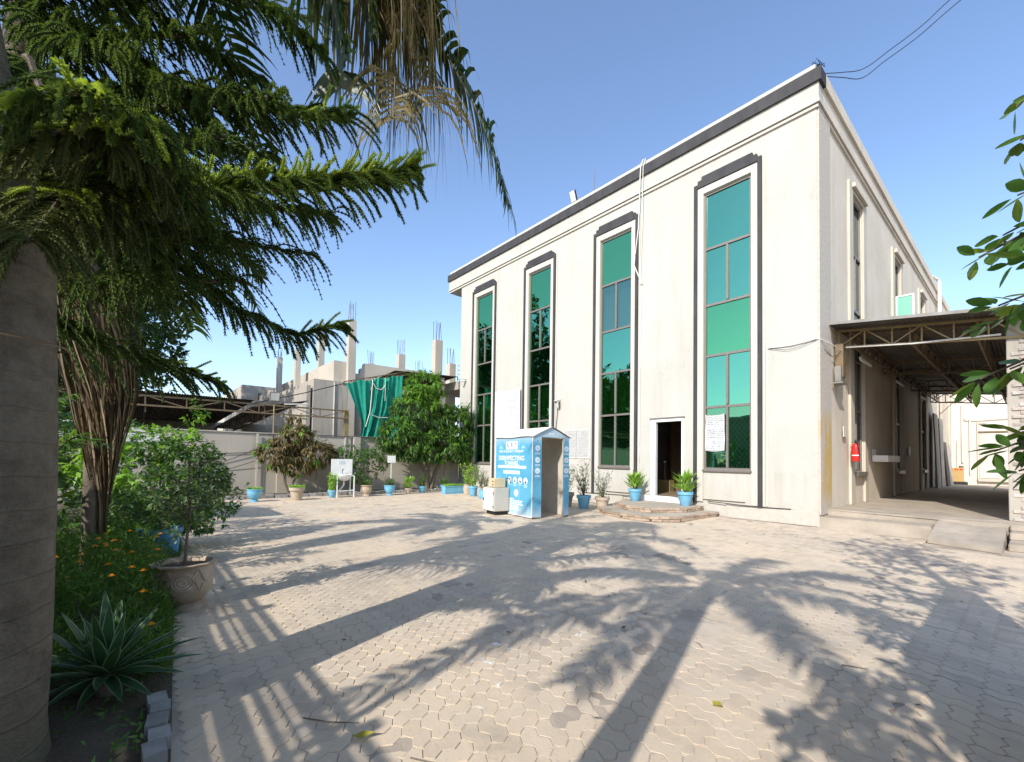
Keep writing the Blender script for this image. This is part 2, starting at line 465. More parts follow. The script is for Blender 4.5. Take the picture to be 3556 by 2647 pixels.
_gx, _gy = np.meshgrid(np.linspace(-17.45,.3,190), np.linspace(-3.2,12.45,165), indexing='ij')
_nz = sum(a*np.sin(_gx*f1+p1+1.7*np.sin(_gy*f2*.6))*np.sin(_gy*f2+p2+1.3*np.sin(_gx*f1*.7)) for a,f1,f2,p1,p2 in ((.5,.9,1.1,.3,1.2),(.35,2.3,1.9,2.0,.4),(.25,4.7,5.3,1.1,2.6),(.15,9.1,8.3,.5,.9)))
_gz = -.0045+.0060*np.clip(_nz,-1,1)+und(_gx,_gy)
_id = np.arange(190*165).reshape(190,165)
yard = mknp('yard_paving', np.stack([_gx,_gy,_gz],-1).reshape(-1,3), np.stack([_id[:-1,:-1],_id[1:,:-1],_id[1:,1:],_id[:-1,1:]],-1).reshape(-1,4), M['sand'], None, True); struct(yard)
PV = {h: paver_mesh(h) for h in (0, 1)}
PM = {}
for h in (0, 1):
    me = bpy.data.meshes.new('paver'); me.from_pydata([tuple(v) for v in PV[h][0]], [], PV[h][1]); me.update(); me.materials.append(M['paver']); PM[h] = me
def cam_px(p):
    d = Vector(p)-Vector((0,0,1.52)); z = d.dot(_f)
    if z < .05: return None
    return (.5 + (15.5536/36)*d.dot(_r)/z, .5*762/1024 - .06334 + (15.5536/36)*d.dot(_u)/z, z)
cand = []
nx0, nx1 = int(-17.4/CELL), int(.25/CELL); ny0, ny1 = int(-.9/CELL), int(12.4/CELL)
for ix in range(nx0, nx1+1):
    for iy in range(ny0, ny1):
        cx, cy = (ix+.5)*CELL, (iy+.5)*CELL
        if cx < -17.4 or cx > .28: continue
        if cy < .19 + .072*max(0, -cx-3): continue           # planting bed on the left
        if cx > -1.45 and cy > 11.2: continue                # ramp
        h = (ix+iy) % 2
        for s_ in (-1, 1):
            px_, py_ = (cx, cy+s_*CELL/4) if h else (cx+s_*CELL/4, cy)
            q = cam_px((px_, py_, 0))
            vis = q is not None and -.03 < q[0] < 1.03 and -.03 < q[1] < .8
            cand.append((math.hypot(px_, py_) if vis else 99+math.hypot(px_, py_), px_, py_, h))
cand.sort()
near, far = cand[:300], [c for c in cand[300:] if not (c[0] > 99 and c[0] > 101.5)]
for d_, x, y, h in near:
    o = bpy.data.objects.new('paver', PM[h]); COL.objects.link(o); o.parent = yard
    o.location = (x, y, float(und(x,y))+random.uniform(-.0016, .001)-(.006 if random.random()<.03 else 0)); o.rotation_euler = (random.uniform(-.005,.005), random.uniform(-.005,.005), random.uniform(-.004,.004))
for h in (0, 1):
    sel = np.array([(c[1], c[2]) for c in far if c[3] == h])
    V0, F0 = PV[h]; n = len(V0); nn = n//3
    k = len(sel)
    V = np.repeat(V0[None], k, 0)
    dist = np.hypot(sel[:,0], sel[:,1])
    V[:,:,2] += und(sel[:,0:1],sel[:,1:2]) + RNG.uniform(-.0016,.001,(k,1)) - .005*(RNG.random((k,1))<.03) + V[:,:,0]*RNG.uniform(-.005,.005,(k,1)) + V[:,:,1]*RNG.uniform(-.005,.005,(k,1))
    V[:,:,0] += sel[:,0:1]; V[:,:,1] += sel[:,1:2]
    V = V[:, :2*nn]
    me = bpy.data.meshes.new('paver_field')
    V = V.reshape(-1,3).astype(np.float32)
    base = (np.arange(k)*2*nn)[:,None]
    top = (base+np.arange(nn)[None]).astype(np.int32)
    qd = np.stack([np.arange(nn), nn+np.arange(nn), nn+(np.arange(nn)+1)%nn, (np.arange(nn)+1)%nn],1)
    quads = (base[:,:,None]+qd[None]).reshape(-1,4).astype(np.int32)
    me.vertices.add(len(V)); me.vertices.foreach_set('co', V.ravel())
    li = np.concatenate([top.ravel(), quads.ravel()]); me.loops.add(len(li)); me.loops.foreach_set('vertex_index', li)
    me.polygons.add(len(top)+len(quads))
    ls = np.concatenate([np.arange(len(top))*nn, top.size+np.arange(len(quads))*4]).astype(np.int32)
    lt = np.concatenate([np.full(len(top),nn), np.full(len(quads),4)]).astype(np.int32)
    me.polygons.foreach_set('loop_start', ls); me.polygons.foreach_set('loop_total', lt)
    me.polygons.foreach_set('use_smooth', np.zeros(len(ls), dtype=bool))
    me.update(calc_edges=True)
    stuff(link('paver_field', me, M['paver'], yard))
# white position marks painted on the far part of the yard
M['mark'] = mat('worn_white_marking', (.72,.70,.66), (.52,.47,.40), 14, .8, bump=.1)
for cx in (-10.05, -10.85, -12.1, -12.75, -14.0, -14.7):
    for k in range(7):
        cy = 2.7 + k*.94 + (.9 if cx < -10.5 else 0)*.0 + random.uniform(-.06,.06)
        if cx > -10.5 and cy > 6.8: continue
        if random.random() < .12: continue
        x_ = cx+random.uniform(-.06,.06); zu = float(und(cx,cy))
        mk('painted_mark', MB().add([(x_-.06,cy-.13,.0045+zu),(x_+.06,cy-.12,.0045+zu),(x_+.055,cy+.13,.0045+zu),(x_-.06,cy+.12,.0045+zu)], [(0,1,2,3)]), M['mark'], yard)

# ------------------------------------------------------------------ main building
def wall_holes(u0, u1, v0, v1, holes, fn, depth):
    """front face with rectangular openings and their reveals; fn(u,v,d) -> xyz, d into the wall"""
    mb = MB()
    us = sorted({u0,u1}|{h[0] for h in holes}|{h[1] for h in holes}); vs = sorted({v0,v1}|{h[2] for h in holes}|{h[3] for h in holes})
    for i in range(len(us)-1):
        for j in range(len(vs)-1):
            a,b,c,d = us[i],us[i+1],vs[j],vs[j+1]; mu,mv = (a+b)/2,(c+d)/2
            if any(h[0]<mu<h[1] and h[2]<mv<h[3] for h in holes): continue
            mb.quad(fn(a,c,0),fn(b,c,0),fn(b,d,0),fn(a,d,0))
    for a,b,c,d in holes:
        mb.quad(fn(a,c,0),fn(a,d,0),fn(a,d,depth),fn(a,c,depth)); mb.quad(fn(b,d,0),fn(b,c,0),fn(b,c,depth),fn(b,d,depth))
        mb.quad(fn(a,d,0),fn(b,d,0),fn(b,d,depth),fn(a,d,depth)); mb.quad(fn(b,c,0),fn(a,c,0),fn(a,c,depth),fn(b,c,depth))
    return mb

bld = thing('office_building', 'cream two storey office block with tall green glass windows and charcoal bands', 'building', (-11, 12.489, 0))
XL, YB = -18.87, 40.0
WX = [-5.5, -9.285, -13.07, -16.855]
WY = [16.2, 22.2, 28.1, 34.0]
GZ = [1.30, 3.08, 4.56, 6.04, 7.70, 9.34]
GW = .655
Ff = lambda u, v, d: (u, YF+d, v)
Fs = lambda u, v, d: (XC-d, u, v)
DOOR = (-7.87, -6.76, .44, 2.82)
mk('front_wall', wall_holes(XL, XC, 0, 10.25, [(x-GW, x+GW, GZ[0], GZ[-1]) for x in WX]+[DOOR], Ff, .30), M['wall'], bld)
mk('side_wall', wall_holes(YF, YB, 0, 10.25, [(y-.6, y+.6, GZ[0], GZ[-1]) for y in WY], Fs, .30), M['wall_side'], bld)
mk('end_wall', MB().quad((XL,YF,0),(XL,YF,10.25),(XL,YB,10.25),(XL,YB,0)).quad((XL,YB,0),(XL,YB,10.25),(XC,YB,10.25),(XC,YB,0)), M['wall_side'], bld)
mk('roof', MB().box(XL+.01,XC-.01,YF+.31,YB-.01,10.26,10.4), M['concrete'], bld)
# plinth ledge
mk('plinth', MB().box(XL-.02,-8.9,YF-.05,YF-.002,0,.36).box(-5.5,XC+.03,YF-.05,YF-.002,0,.36), M['wall'], bld, bevel=.008)
# cornice
def run(name, p, z0, z1, mf, ms):
    mk(name, MB().box(-20.0-p+.08, XC+p, YF-p, YF+.30, z0, z1), mf, bld)
    mk(name, MB().box(XC-.3, XC+p, YF+.302, YB, z0, z1), ms, bld)
run('lower_moulding', .05, 10.25, 10.312, M['trimwhite'], M['wall_side'])
run('groove', .02, 10.314, 10.345, M['wall'], M['wall_side'])
run('upper_moulding', .09, 10.347, 10.42, M['trimwhite'], M['wall_side'])
run('fascia', .065, 10.422, 10.85, M['wall'], M['wall_side'])
run('parapet_band', .13, 10.852, 11.18, M['charcoal'], M['wall_side'])
mk('coping', MB().box(-20.0, XC-.02, YF-.02, YF+.22, 11.182, 11.37), M['trimwhite'], bld, bevel=.01)
mk('coping', MB().box(XC-.25, XC-.02, YF+.225, YB, 11.182, 11.23), M['wall_side'], bld)
mk('roof_overhang', MB().box(-20.0, XL-.002, YF+.302, YB, 10.252, 11.15), M['wall'], bld)

def make_window(side, c, hw, kinds, mats):
    """kinds: pane layout by row from the bottom"""
    fn = Ff if side == 'f' else Fs
    sg = 1 if side == 'f' else -1
    def B(mb, u0, u1, v0, v1, d0, d1):
        a = fn(u0, v0, d0); b = fn(u1, v1, d1)
        mb.box(min(a[0],b[0]),max(a[0],b[0]),min(a[1],b[1]),max(a[1],b[1]),min(a[2],b[2]),max(a[2],b[2]))
    fr = MB(); t = .055; D0, D1 = .02, .09
    B(fr, c-hw, c-hw+t, GZ[0], GZ[-1], D0, D1); B(fr, c+hw-t, c+hw, GZ[0], GZ[-1], D0, D1)
    B(fr, c-hw+t+.001, c+hw-t-.001, GZ[0], GZ[0]+t, D0, D1); B(fr, c-hw+t+.001, c+hw-t-.001, GZ[-1]-t, GZ[-1], D0, D1)
    for z in GZ[1:-1]: B(fr, c-hw+t+.001, c+hw-t-.001, z-t*.6, z+t*.6, D0-.004, D1)
    for r, k in enumerate(kinds):
        if k == 2: B(fr, c-t*.55, c+t*.55, GZ[r]+t+.001, GZ[r+1]-t*.6-.001, D0-.002, D1)
    w = mk('window', fr, M['alu'], bld)
    if side == 'f':
        sl = MB(); B(sl, c-hw-.04, c+hw+.04, GZ[0]-.07, GZ[0]-.002, -.055, .12); mk('sill', sl, M['alu'], w, bevel=.01)
    # backing behind the glass
    for r, k in enumerate(kinds):
        z0, z1 = GZ[r]+t*.6, GZ[r+1]-t*.6
        gm, back = mats[r]
        xs = [(c-hw+t, c+hw-t)] if k == 1 else [(c-hw+t, c-t*.55), (c+t*.55, c+hw-t)]
        for u0, u1 in xs:
            p = MB(); dd = .055
            p.quad(*[fn(a, b, dd+e) for a, b, e in ((u0,z0,RNG.uniform(0,.004)),(u1,z0,RNG.uniform(0,.004)),(u1,z1,RNG.uniform(0,.004)),(u0,z1,RNG.uniform(0,.004)))])
            mk('pane', p, gm, w)
        b = MB()
        if back == 'curtain':
            n = 22
            for i in range(n):
                u0 = c-hw+t+(2*hw-2*t)*i/n; u1 = c-hw+t+(2*hw-2*t)*(i+1)/n
                b.quad(fn(u0,z0,.15+.03*(i%2)),fn(u1,z0,.15+.03*((i+1)%2)),fn(u1,z1,.15+.03*((i+1)%2)),fn(u0,z1,.15+.03*(i%2)))
            mk('curtain', b, M['curtain'], w)
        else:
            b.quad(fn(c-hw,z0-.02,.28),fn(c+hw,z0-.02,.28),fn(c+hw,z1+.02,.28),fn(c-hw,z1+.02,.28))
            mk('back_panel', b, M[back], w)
        if r == 0 and side == 'f':
            gr = MB(); st = .16
            for sgn in (1,-1):
                k0 = -12
                while k0 < 20:
                    # diagonal wires clipped to the opening
                    pts = []
                    u = c-hw+t
                    uu = [u + i*(2*hw-2*t)/24 for i in range(25)]
                    zz = [z0 + k0*st + sgn*(x-u)*1.25 for x in uu]
                    ins = [(x, z) for x, z in zip(uu, zz) if z0 <= z <= z1]
                    if len(ins) > 1: gr.bar(fn(ins[0][0],ins[0][1],.12), fn(ins[-1][0],ins[-1][1],.12), .014)
                    k0 += 1
            mk('security_grille', gr, M['grille'], w)
    return w

rowsF = [2, 2, 1, 2, 1]
TG, GG, DG = M['glass_teal'], M['glass_green'], M['glass_dark']
make_window('f', WX[0], GW, rowsF, [(DG,'dark'),(TG,'dark'),(GG,'green_board'),(TG,'dark'),(TG,'dark')])
make_window('f', WX[1], GW, rowsF, [(DG,'dark'),(DG,'curtain'),(TG,'dark'),(M['glass_grey'],'curtain_pale'),(GG,'dark')])
make_window('f', WX[2], GW, rowsF, [(DG,'dark'),(DG,'curtain'),(DG,'dark'),(TG,'dark'),(GG,'dark')])
make_window('f', WX[3], GW, rowsF, [(DG,'dark'),(DG,'curtain'),(DG,'dark'),(DG,'dark'),(GG,'dark')])
for y in WY:
    make_window('s', y, .6, rowsF, [(M['glass_blue'],'dark'),(M['glass_blue'],'dark'),(M['glass_blue'],'dark'),(M['glass_blue'],'dark'),(M['glass_blue'],'dark')])

for x in WX:
    a = MB(); b0 = .37
    a.box(x-.83, x-GW-.002, YF-.05, YF-.001, b0, 9.57); a.box(x+GW+.002, x+.83, YF-.05, YF-.001, b0, 9.57)
    a.box(x-GW-.0015, x+GW+.0015, YF-.05, YF-.001, 9.36, 9.568)
    mk('architrave', a, M['trimwhite'], bld, bevel=.006)
    d = MB()
    for s_ in (-1, 1):
        d.box(x+s_*.88-.05, x+s_*.88+.05, YF-.085, YF-.001, b0-.03, 9.572)
    d.box(x-.93, x+.93, YF-.085, YF-.001, 9.574, 9.68)
    d.box(x-.815, x+.815, YF-.085, YF-.001, 9.682, 9.78); d.box(x-.70, x+.70, YF-.085, YF-.001, 9.782, 9.875)
    mk('charcoal_surround', d, M['charcoal'], bld)
    e = MB()
    for s_ in (-1, 1): e.box(x+s_*.965-.03, x+s_*.965+.03, YF-.03, YF-.001, b0, 9.68)
    mk('outer_margin', e, M['trimwhite'], bld)
for y in WY:
    a = MB()
    a.box(XC+.001, XC+.065, y-1.0, y-.602, .38, 9.62); a.box(XC+.001, XC+.065, y+.602, y+.98, .38, 9.62); a.box(XC+.001, XC+.065, y-.6, y+.6, 9.37, 9.62)
    mk('architrave', a, M['trimside'], bld, bevel=.01)
    mk('window_hood', MB().box(XC+.067, XC+.15, y-.75, y+.8, 9.47, 9.60), M['wall_side'], bld, bevel=.01)
    mk('sill', MB().box(XC+.001, XC+.13, y-.598, y+.598, 1.16, 1.29), M['alu'], bld, bevel=.01)
# corner pilaster with its yellow stain on the side wall
def stainmat():
    m, nt, out = nodes_of('stained_pilaster_plaster')
    gg = nt.nodes.new('ShaderNodeNewGeometry'); sp = nt.nodes.new('ShaderNodeSeparateXYZ'); nt.links.new(gg.outputs['Position'], sp.inputs[0])
    n1 = noise(nt, 2.2, 5, .65, stretch=(1,1.6,.5)); n2 = noise(nt, 14, 5, .7)
    col = mixc(nt, ramp(nt, n2, .35, .65), (.56,.50,.43), (.44,.39,.33))
    z = sp.outputs['Z']
    msk = math_n(nt, 'MULTIPLY', math_n(nt, 'MULTIPLY', ramp(nt, z, 2.95, 2.3), ramp(nt, z, .3, .9)), ramp(nt, math_n(nt,'ADD', n1, math_n(nt,'MULTIPLY', ramp(nt, sp.outputs['Y'], 12.6, 13.3), .25)), .48, .68))
    col = mixc(nt, math_n(nt, 'MULTIPLY', msk, .85), col, (.52,.34,.09))
    p = principled(nt, col, .9, 0, .2, n2, .5, .015); nt.links.new(p.outputs[0], out.inputs[0])
    return m
M['stain'] = stainmat()
mk('corner_pilaster', MB().box(XC+.001, XC+.045, YF+.02, 13.42, .28, 10.24), M['stain'], bld)
# open casement of the second side window
sash = mk('open_sash', MB().box(-3.33,-2.80,22.0,22.04,7.06,7.10).box(-3.33,-2.80,22.0,22.04,7.90,7.95).box(-3.33,-3.28,22.0,22.04,7.101,7.899).box(-2.85,-2.80,22.0,22.04,7.101,7.899), M['whitepaint'], bld)
mk('pane', MB().quad((-3.28,22.02,7.1),(-2.85,22.02,7.1),(-2.85,22.02,7.9),(-3.28,22.02,7.9)), M['mint_board'], sash)

# doorway: metal frame, open glass leaf, threshold, lobby behind
df = mk('door_frame', MB().box(-7.87,-7.70,YF-.02,YF+.10,.44,2.82).box(-6.83,-6.76,YF-.02,YF+.10,.44,2.82).box(-7.699,-6.831,YF-.02,YF+.10,2.74,2.82), M['whitepaint'], bld)
mk('lintel', MB().box(-7.90,-6.73,YF-.035,YF-.003,2.825,2.87), M['alu'], bld)
mk('threshold', MB().box(-8.2,-6.45,YF-.09,YF-.052,.255,.44), M['whitepaint'], bld, bevel=.006)
lob = MB(); x0,x1,y0,y1,z0,z1 = -9.6,-5.0,YF+.31,17.5,.45,3.1
lob.quad((x0,y1,z0),(x1,y1,z0),(x1,y1,z1),(x0,y1,z1)); lob.quad((x0,y0,z0),(x0,y1,z0),(x0,y1,z1),(x0,y0,z1)); lob.quad((x1,y1,z0),(x1,y0,z0),(x1,y0,z1),(x1,y1,z1)); lob.quad((x0,y0,z1),(x0,y1,z1),(x1,y1,z1),(x1,y0,z1))
mk('lobby_wall', lob, M['room'], bld)
mk('lobby_floor', MB().quad((x0,YF-.05,z0),(x1,YF-.05,z0),(x1,y1,z0),(x0,y1,z0)), M['tile'], bld)
M['woodwarm'] = mat('brown_panel', (.17,.11,.07), (.12,.08,.05), 3, .6, bump=.05, streak=(1,1,.2))
mk('lobby_column', MB().box(-8.75,-8.35,15.2,15.6,.45,3.1), M['woodwarm'], bld)
st = thing('stair_newel', 'turned dark metal stair post just inside the open doorway', 'stair post', (-8.45,14.3,.45))
mk('post', MB().lathe([(.05,0),(.05,.08),(.022,.1),(.03,.3),(.02,.35),(.03,.6),(.02,.9),(.028,.95),(.02,1.0)], 10, (-8.45,14.3,.45)), M['steel'], st, True)
mk('knob', MB().ball((-8.45,14.3,1.49),.045), M['pipe'], st, True)
mk('base_block', MB().box(-8.75,-8.2,14.2,14.5,.45,.85), M['steel_yel'], st)
fan = thing('pedestal_fan', 'black pedestal fan standing in the dark lobby behind the door', 'fan', (-7.75,14.6,.45))
fm = MB()
fm.tube([(-7.75,14.6,.47),(-7.75,14.6,1.7)], .022, 8); mk('pole', fm, M['black'], fan)
mk('base', MB().lathe([(.25,0),(.25,.02),(.06,.05),(.03,.08)], 16, (-7.75,14.6,.45)), M['black'], fan, True)
cg = MB()
for rr in (.09,.17,.25,.33):
    for dy in (-.09, .05):
        cg.tube([(-7.75+rr*math.cos(t*PI/8), 14.55+dy*(1-.5*rr/.33), 1.75+rr*math.sin(t*PI/8)) for t in range(17)], .006, 5, False)
mk('cage', cg, M['steel'], fan)
bl = MB()
for k in range(3):
    a = k*2*PI/3
    bl.quad(*[(-7.75+r*math.cos(a+o), 14.53+dz, 1.75+r*math.sin(a+o)) for r,o,dz in ((.05,-.3,-.02),(.28,-.1,-.03),(.29,.5,.03),(.06,.5,.02))])
mk('blade', bl, M['black'], fan)
mk('motor', MB().ball((-7.75,14.62,1.75),.08,10,8,(1,1.5,1)), M['black'], fan, True)
# ------------------------------------------------------------------ lettering
def text_geo(s, bold=0.0):
    cu = bpy.data.curves.new('lettering', 'FONT'); cu.body = s; cu.size = 1; cu.offset = bold; cu.resolution_u = 3
    cu.align_x = 'CENTER'
    o = bpy.data.objects.new('lettering_tmp', cu); COL.objects.link(o)
    me = bpy.data.meshes.new_from_object(o.evaluated_get(bpy.context.evaluated_depsgraph_get()))
    V = np.array([v.co[:] for v in me.vertices]).reshape(-1,3); F = [tuple(p.vertices) for p in me.polygons]
    bpy.data.objects.remove(o); bpy.data.curves.remove(cu); bpy.data.meshes.remove(me)
    return V, F

def lettering(s, parent, c, xd, zd, width, height, m, bold=0.0, name='lettering'):
    """text centred on c, fitted into width x height, in the plane xd, zd"""
    V, F = text_geo(s, bold)
    lo, hi = V.min(0), V.max(0)
    u = (V[:,0]-(lo[0]+hi[0])/2)*(width/(hi[0]-lo[0])); w = (V[:,1]-(lo[1]+hi[1])/2)*(height/(hi[1]-lo[1]))
    P = np.array(c)+u[:,None]*np.array(xd)+w[:,None]*np.array(zd)
    mb = MB(); mb.add([tuple(p) for p in P], F)
    return mk(name, mb, m, parent)

M['ink_white'] = mat('white_print', (.80,.82,.84), (.74,.77,.8), 9, .5, bump=0)
M['ink_dark'] = mat('dark_print', (.08,.09,.12), (.12,.12,.14), 9, .5, bump=0)
M['ink_pale'] = mat('pale_blue_print', (.48,.70,.82), (.42,.66,.8), 9, .5, bump=0)
M['ink_teal'] = mat('teal_print', (.06,.33,.40), (.05,.28,.36), 9, .5, bump=0)

# ------------------------------------------------------------------ entrance steps
steps = thing('entrance_steps', 'two tier brick edged semi octagonal steps below the open doorway', 'steps', (-7.2,11.0,0))
tierA = [(-9.0,12.42),(-8.55,10.75),(-7.75,9.95),(-7.05,9.76),(-6.2,9.78),(-5.72,10.4),(-5.68,12.42)]
tierB = [(-8.75,12.40),(-8.2,11.1),(-7.45,10.58),(-6.62,10.52),(-6.1,11.45),(-6.12,12.40)]
def shrink(poly, k):
    cx = sum(p[0] for p in poly)/len(poly); 
    return [(cx+(x-cx)*(1-k), y+(12.4-y)*k) for x,y in poly]
mk('lower_tread', MB().prism(shrink(tierA,.035),.0,.128), M['floor_side'], steps)
mk('upper_tread', MB().prism(shrink(tierB,.045),.129,.252), M['floor_side'], steps)
bm_ = bpy.data.meshes.new('brick')
_b = MB().box(-.108,.108,-.05,.05,-.028,.028); bm_.from_pydata(_b.v,[],_b.f); bm_.materials.append(M['brick']); bm_.update()
for poly, zs in ((tierA,(.034,.098)),(tierB,(.162,.224))):
    for ci, z in enumerate(zs):
        for i in range(len(poly)-1):
            p, q = Vector((*poly[i],0)), Vector((*poly[i+1],0)); L = (q-p).length; d = (q-p)/L; n = max(1,round(L/.228))
            nb = Vector((-d.y,d.x,0))
            if nb.y < 0 and abs(d.x) > .5: nb = -nb
            for k in range(n):
                if random.random() < .03: continue
                c = p+d*(L*(k+.5+(.0 if ci else .25*(k<n-1)))/n)
                o = bpy.data.objects.new('brick', bm_); COL.objects.link(o); o.parent = steps
                g_ = ORG[steps.name]
                o.location = (c.x-g_[0]+nb.x*.045, c.y-g_[1]+abs(nb.y)*.045, z+random.uniform(-.003,.003))
                o.rotation_euler = (random.uniform(-.03,.03), random.uniform(-.03,.03), math.atan2(d.y,d.x)+random.uniform(-.03,.03))
                o.scale = (L/n/.222*random.uniform(.94,1.0), random.uniform(.9,1.1), random.uniform(.93,1.05))

# ------------------------------------------------------------------ things on the front wall
def sheet(name, label, cat, x0, x1, z0, z1, m, y=YF-.012, th=.006, frame=None):
    t = thing(name, label, cat, ((x0+x1)/2, y, z0))
    mk('sheet', MB().box(x0,x1,y-th,y,z0,z1), m, t)
    if frame:
        f = MB()
        f.box(x0-.03,x1+.03,y-th-.006,y+.004,z1+.001,z1+.031); f.box(x0-.03,x1+.03,y-th-.006,y+.004,z0-.031,z0-.001)
        f.box(x0-.03,x0-.001,y-th-.006,y+.004,z0,z1); f.box(x1+.001,x1+.03,y-th-.006,y+.004,z0,z1)
        mk('frame', f, frame, t)
    return t
# large pale banner with a curling edge
bt = thing('wall_banner', 'large pale printed banner on the wall between the two leftmost tall windows', 'banner', (-14.95,YF-.02,2.3))
V_=[]; F_=[]
nx,nz=14,14
for j in range(nz+1):
    for i in range(nx+1):
        u_=i/nx; w_=j/nz
        V_.append((-15.83+1.74*u_, YF-.10-.012*math.sin(5*u_+3*w_)-.02*max(0,w_-.8)*5*abs(u_-.5), 2.30+2.26*w_-.05*math.sin(PI*u_)*w_*.6))
for j in range(nz):
    for i in range(nx): F_.append((j*(nx+1)+i,j*(nx+1)+i+1,(j+1)*(nx+1)+i+1,(j+1)*(nx+1)+i))
mk('sheet', MB().add(V_,F_), M['poster'], bt, True)
sheet('notice_board', 'left half of the twin framed notice board right of the blue tunnel', 'notice', -11.60,-11.02,1.60,2.60, M['board'], frame=M['pipe'])
sheet('notice_board', 'right half of the twin framed notice board, nearer the doorway', 'notice', -10.98,-10.38,1.60,2.60, M['board'], frame=M['pipe'])
# creased paper taped over the window beside the door
pt = thing('window_notice', 'white creased printed sheet taped over the window right of the door', 'notice', (-5.85,YF+.0,1.86))
V_=[]; F_=[]
for j in range(17):
    for i in range(9):
        u_=i/8; w_=j/16
        V_.append((-6.11+.55*u_, YF+.004-.012*math.sin(9*u_+6*w_)*(.4+abs(u_-.5))-.008*math.sin(14*w_), 1.84+1.03*w_-.03*math.sin(PI*u_)))
for j in range(16):
    for i in range(8): F_.append((j*9+i,j*9+i+1,(j+1)*9+i+1,(j+1)*9+i))
mk('sheet', MB().add(V_,F_), M['paper'], pt, True)

def cctv(loc, label, sx=1):
    t = thing('security_camera', label, 'camera', loc, group='wall security cameras')
    x,y,z = loc
    mk('bracket', MB().box(x-.04,x+.04,y-.02,y,z-.05,z+.05).bar((x,y-.01,z),(x-.02*sx,y-.16,z-.03),.025), M['whitepaint'], t)
    b = MB().tube([(x-.02*sx,y-.05,z-.01),(x-.12*sx,y-.32,z-.10)], [.045,.05], 10); mk('body', b, M['whitepaint'], t, True)
    mk('lens', MB().tube([(x-.12*sx,y-.32,z-.10),(x-.125*sx,y-.335,z-.105)], [.038,.036], 10), M['black'], t)
    mk('sun_shield', MB().bar((x,y-.02,z+.055),(x-.14*sx,y-.38,z-.045),.11,.008), M['whitepaint'], t)
    return t
cctv((-18.3,YF,5.42), 'white security camera on the far left end of the office front wall', 1)
cc = cctv((-11.9,YF,3.8), 'white security camera above the twin notice board with a hanging cable', -1)
mk('cable_loop', MB().tube([(-11.9,YF-.03,3.75),(-11.82,YF-.06,3.6),(-11.9,YF-.05,3.45),(-11.98,YF-.05,3.55),(-11.95,YF-.05,3.4),(-12.02,YF-.03,2.9),(-12.1,YF-.02,2.2)], .011, 6), M['cable'], cc)
# service pipe hanging over the parapet
sp_ = thing('hanging_pipe', 'white flexible pipe hanging from the parapet beside the third tall window', 'pipe', (-8.3,YF-.1,1.5))
mk('upper_hose', MB().tube([(-8.19,YF+.05,11.42),(-8.19,YF-.05,11.44),(-8.2,YF-.17,11.2),(-8.22,YF-.18,10.7),(-8.25,YF-.15,10.25),(-8.33,YF-.09,9.2),(-8.46,YF-.07,8.3),(-8.48,YF-.11,8.0),(-8.36,YF-.10,7.7),(-8.25,YF-.05,7.38)], .017, 8), M['pipe'], sp_, True)
mk('second_hose', MB().tube([(-8.10,YF+.05,11.41),(-8.10,YF-.06,11.42),(-8.11,YF-.17,11.1),(-8.14,YF-.16,10.2),(-8.2,YF-.06,9.2),(-8.25,YF-.05,8.2),(-8.27,YF-.05,7.3)], .011, 8), M['pipe'], sp_, True)
mk('conduit', MB().tube([(-8.25,YF-.03,7.4),(-8.27,YF-.03,5.0),(-8.29,YF-.03,1.55)], .017, 8).box(-8.3,-8.2,YF-.06,YF-.001,7.3,7.42), M['pipe'], sp_, True)
sp2 = thing('wall_conduit', 'thin white conduit running down the front wall right of the fourth window', 'conduit', (-4.45,YF-.03,.4))
mk('riser', MB().tube([(-4.46,YF-.025,4.5),(-4.45,YF-.025,2.6),(-4.455,YF-.03,.4)], .014, 8), M['pipe'], sp2, True)
mk('branch', MB().tube([(-4.46,YF-.03,4.5),(-3.9,YF-.03,4.47),(-3.36,YF-.04,4.53),(XC+.06,YF+.06,4.52),(-3.2,13.2,4.48),(-3.15,13.9,4.42)], .012, 8), M['pipe'], sp2, True)
mk('slack_wire', MB().tube([(-4.40,YF-.03,4.48),(-4.0,YF-.05,4.37),(-3.7,YF-.05,4.40),(-3.37,YF-.05,4.52),(XC+.06,12.9,4.3),(XC+.05,13.5,4.25),(-3.2,14.0,4.4)], .006, 5), M['cable'], sp2)
sp3 = tag(mk('ground_cable', MB().tube([(-8.3,YF-.06,.37),(-9.5,YF-.06,.35),(-10.6,YF-.06,.33)], .012, 6), M['cable']), 'black cable clipped along the plinth left of the doorway', 'cable')
sp4 = tag(mk('ground_cable', MB().tube([(-6.0,YF-.07,.40),(-5.2,YF-.10,.37),(-4.6,YF-.07,.355),(-3.9,YF-.06,.37)], .012, 6), M['cable']), 'black cable clipped along the plinth under the fourth window', 'cable')
def smooth_path(pts, n=8):
    P = [np.array(p, float) for p in pts]; P = [2*P[0]-P[1]]+P+[2*P[-1]-P[-2]]; out = []
    for i in range(1, len(P)-2):
        for t in np.linspace(0, 1, n, endpoint=False):
            out.append(.5*((2*P[i])+(-P[i-1]+P[i+1])*t+(2*P[i-1]-5*P[i]+4*P[i+1]-P[i+2])*t*t+(-P[i-1]+3*P[i]-3*P[i+1]+P[i+2])*t**3))
    return out+[P[-2]]
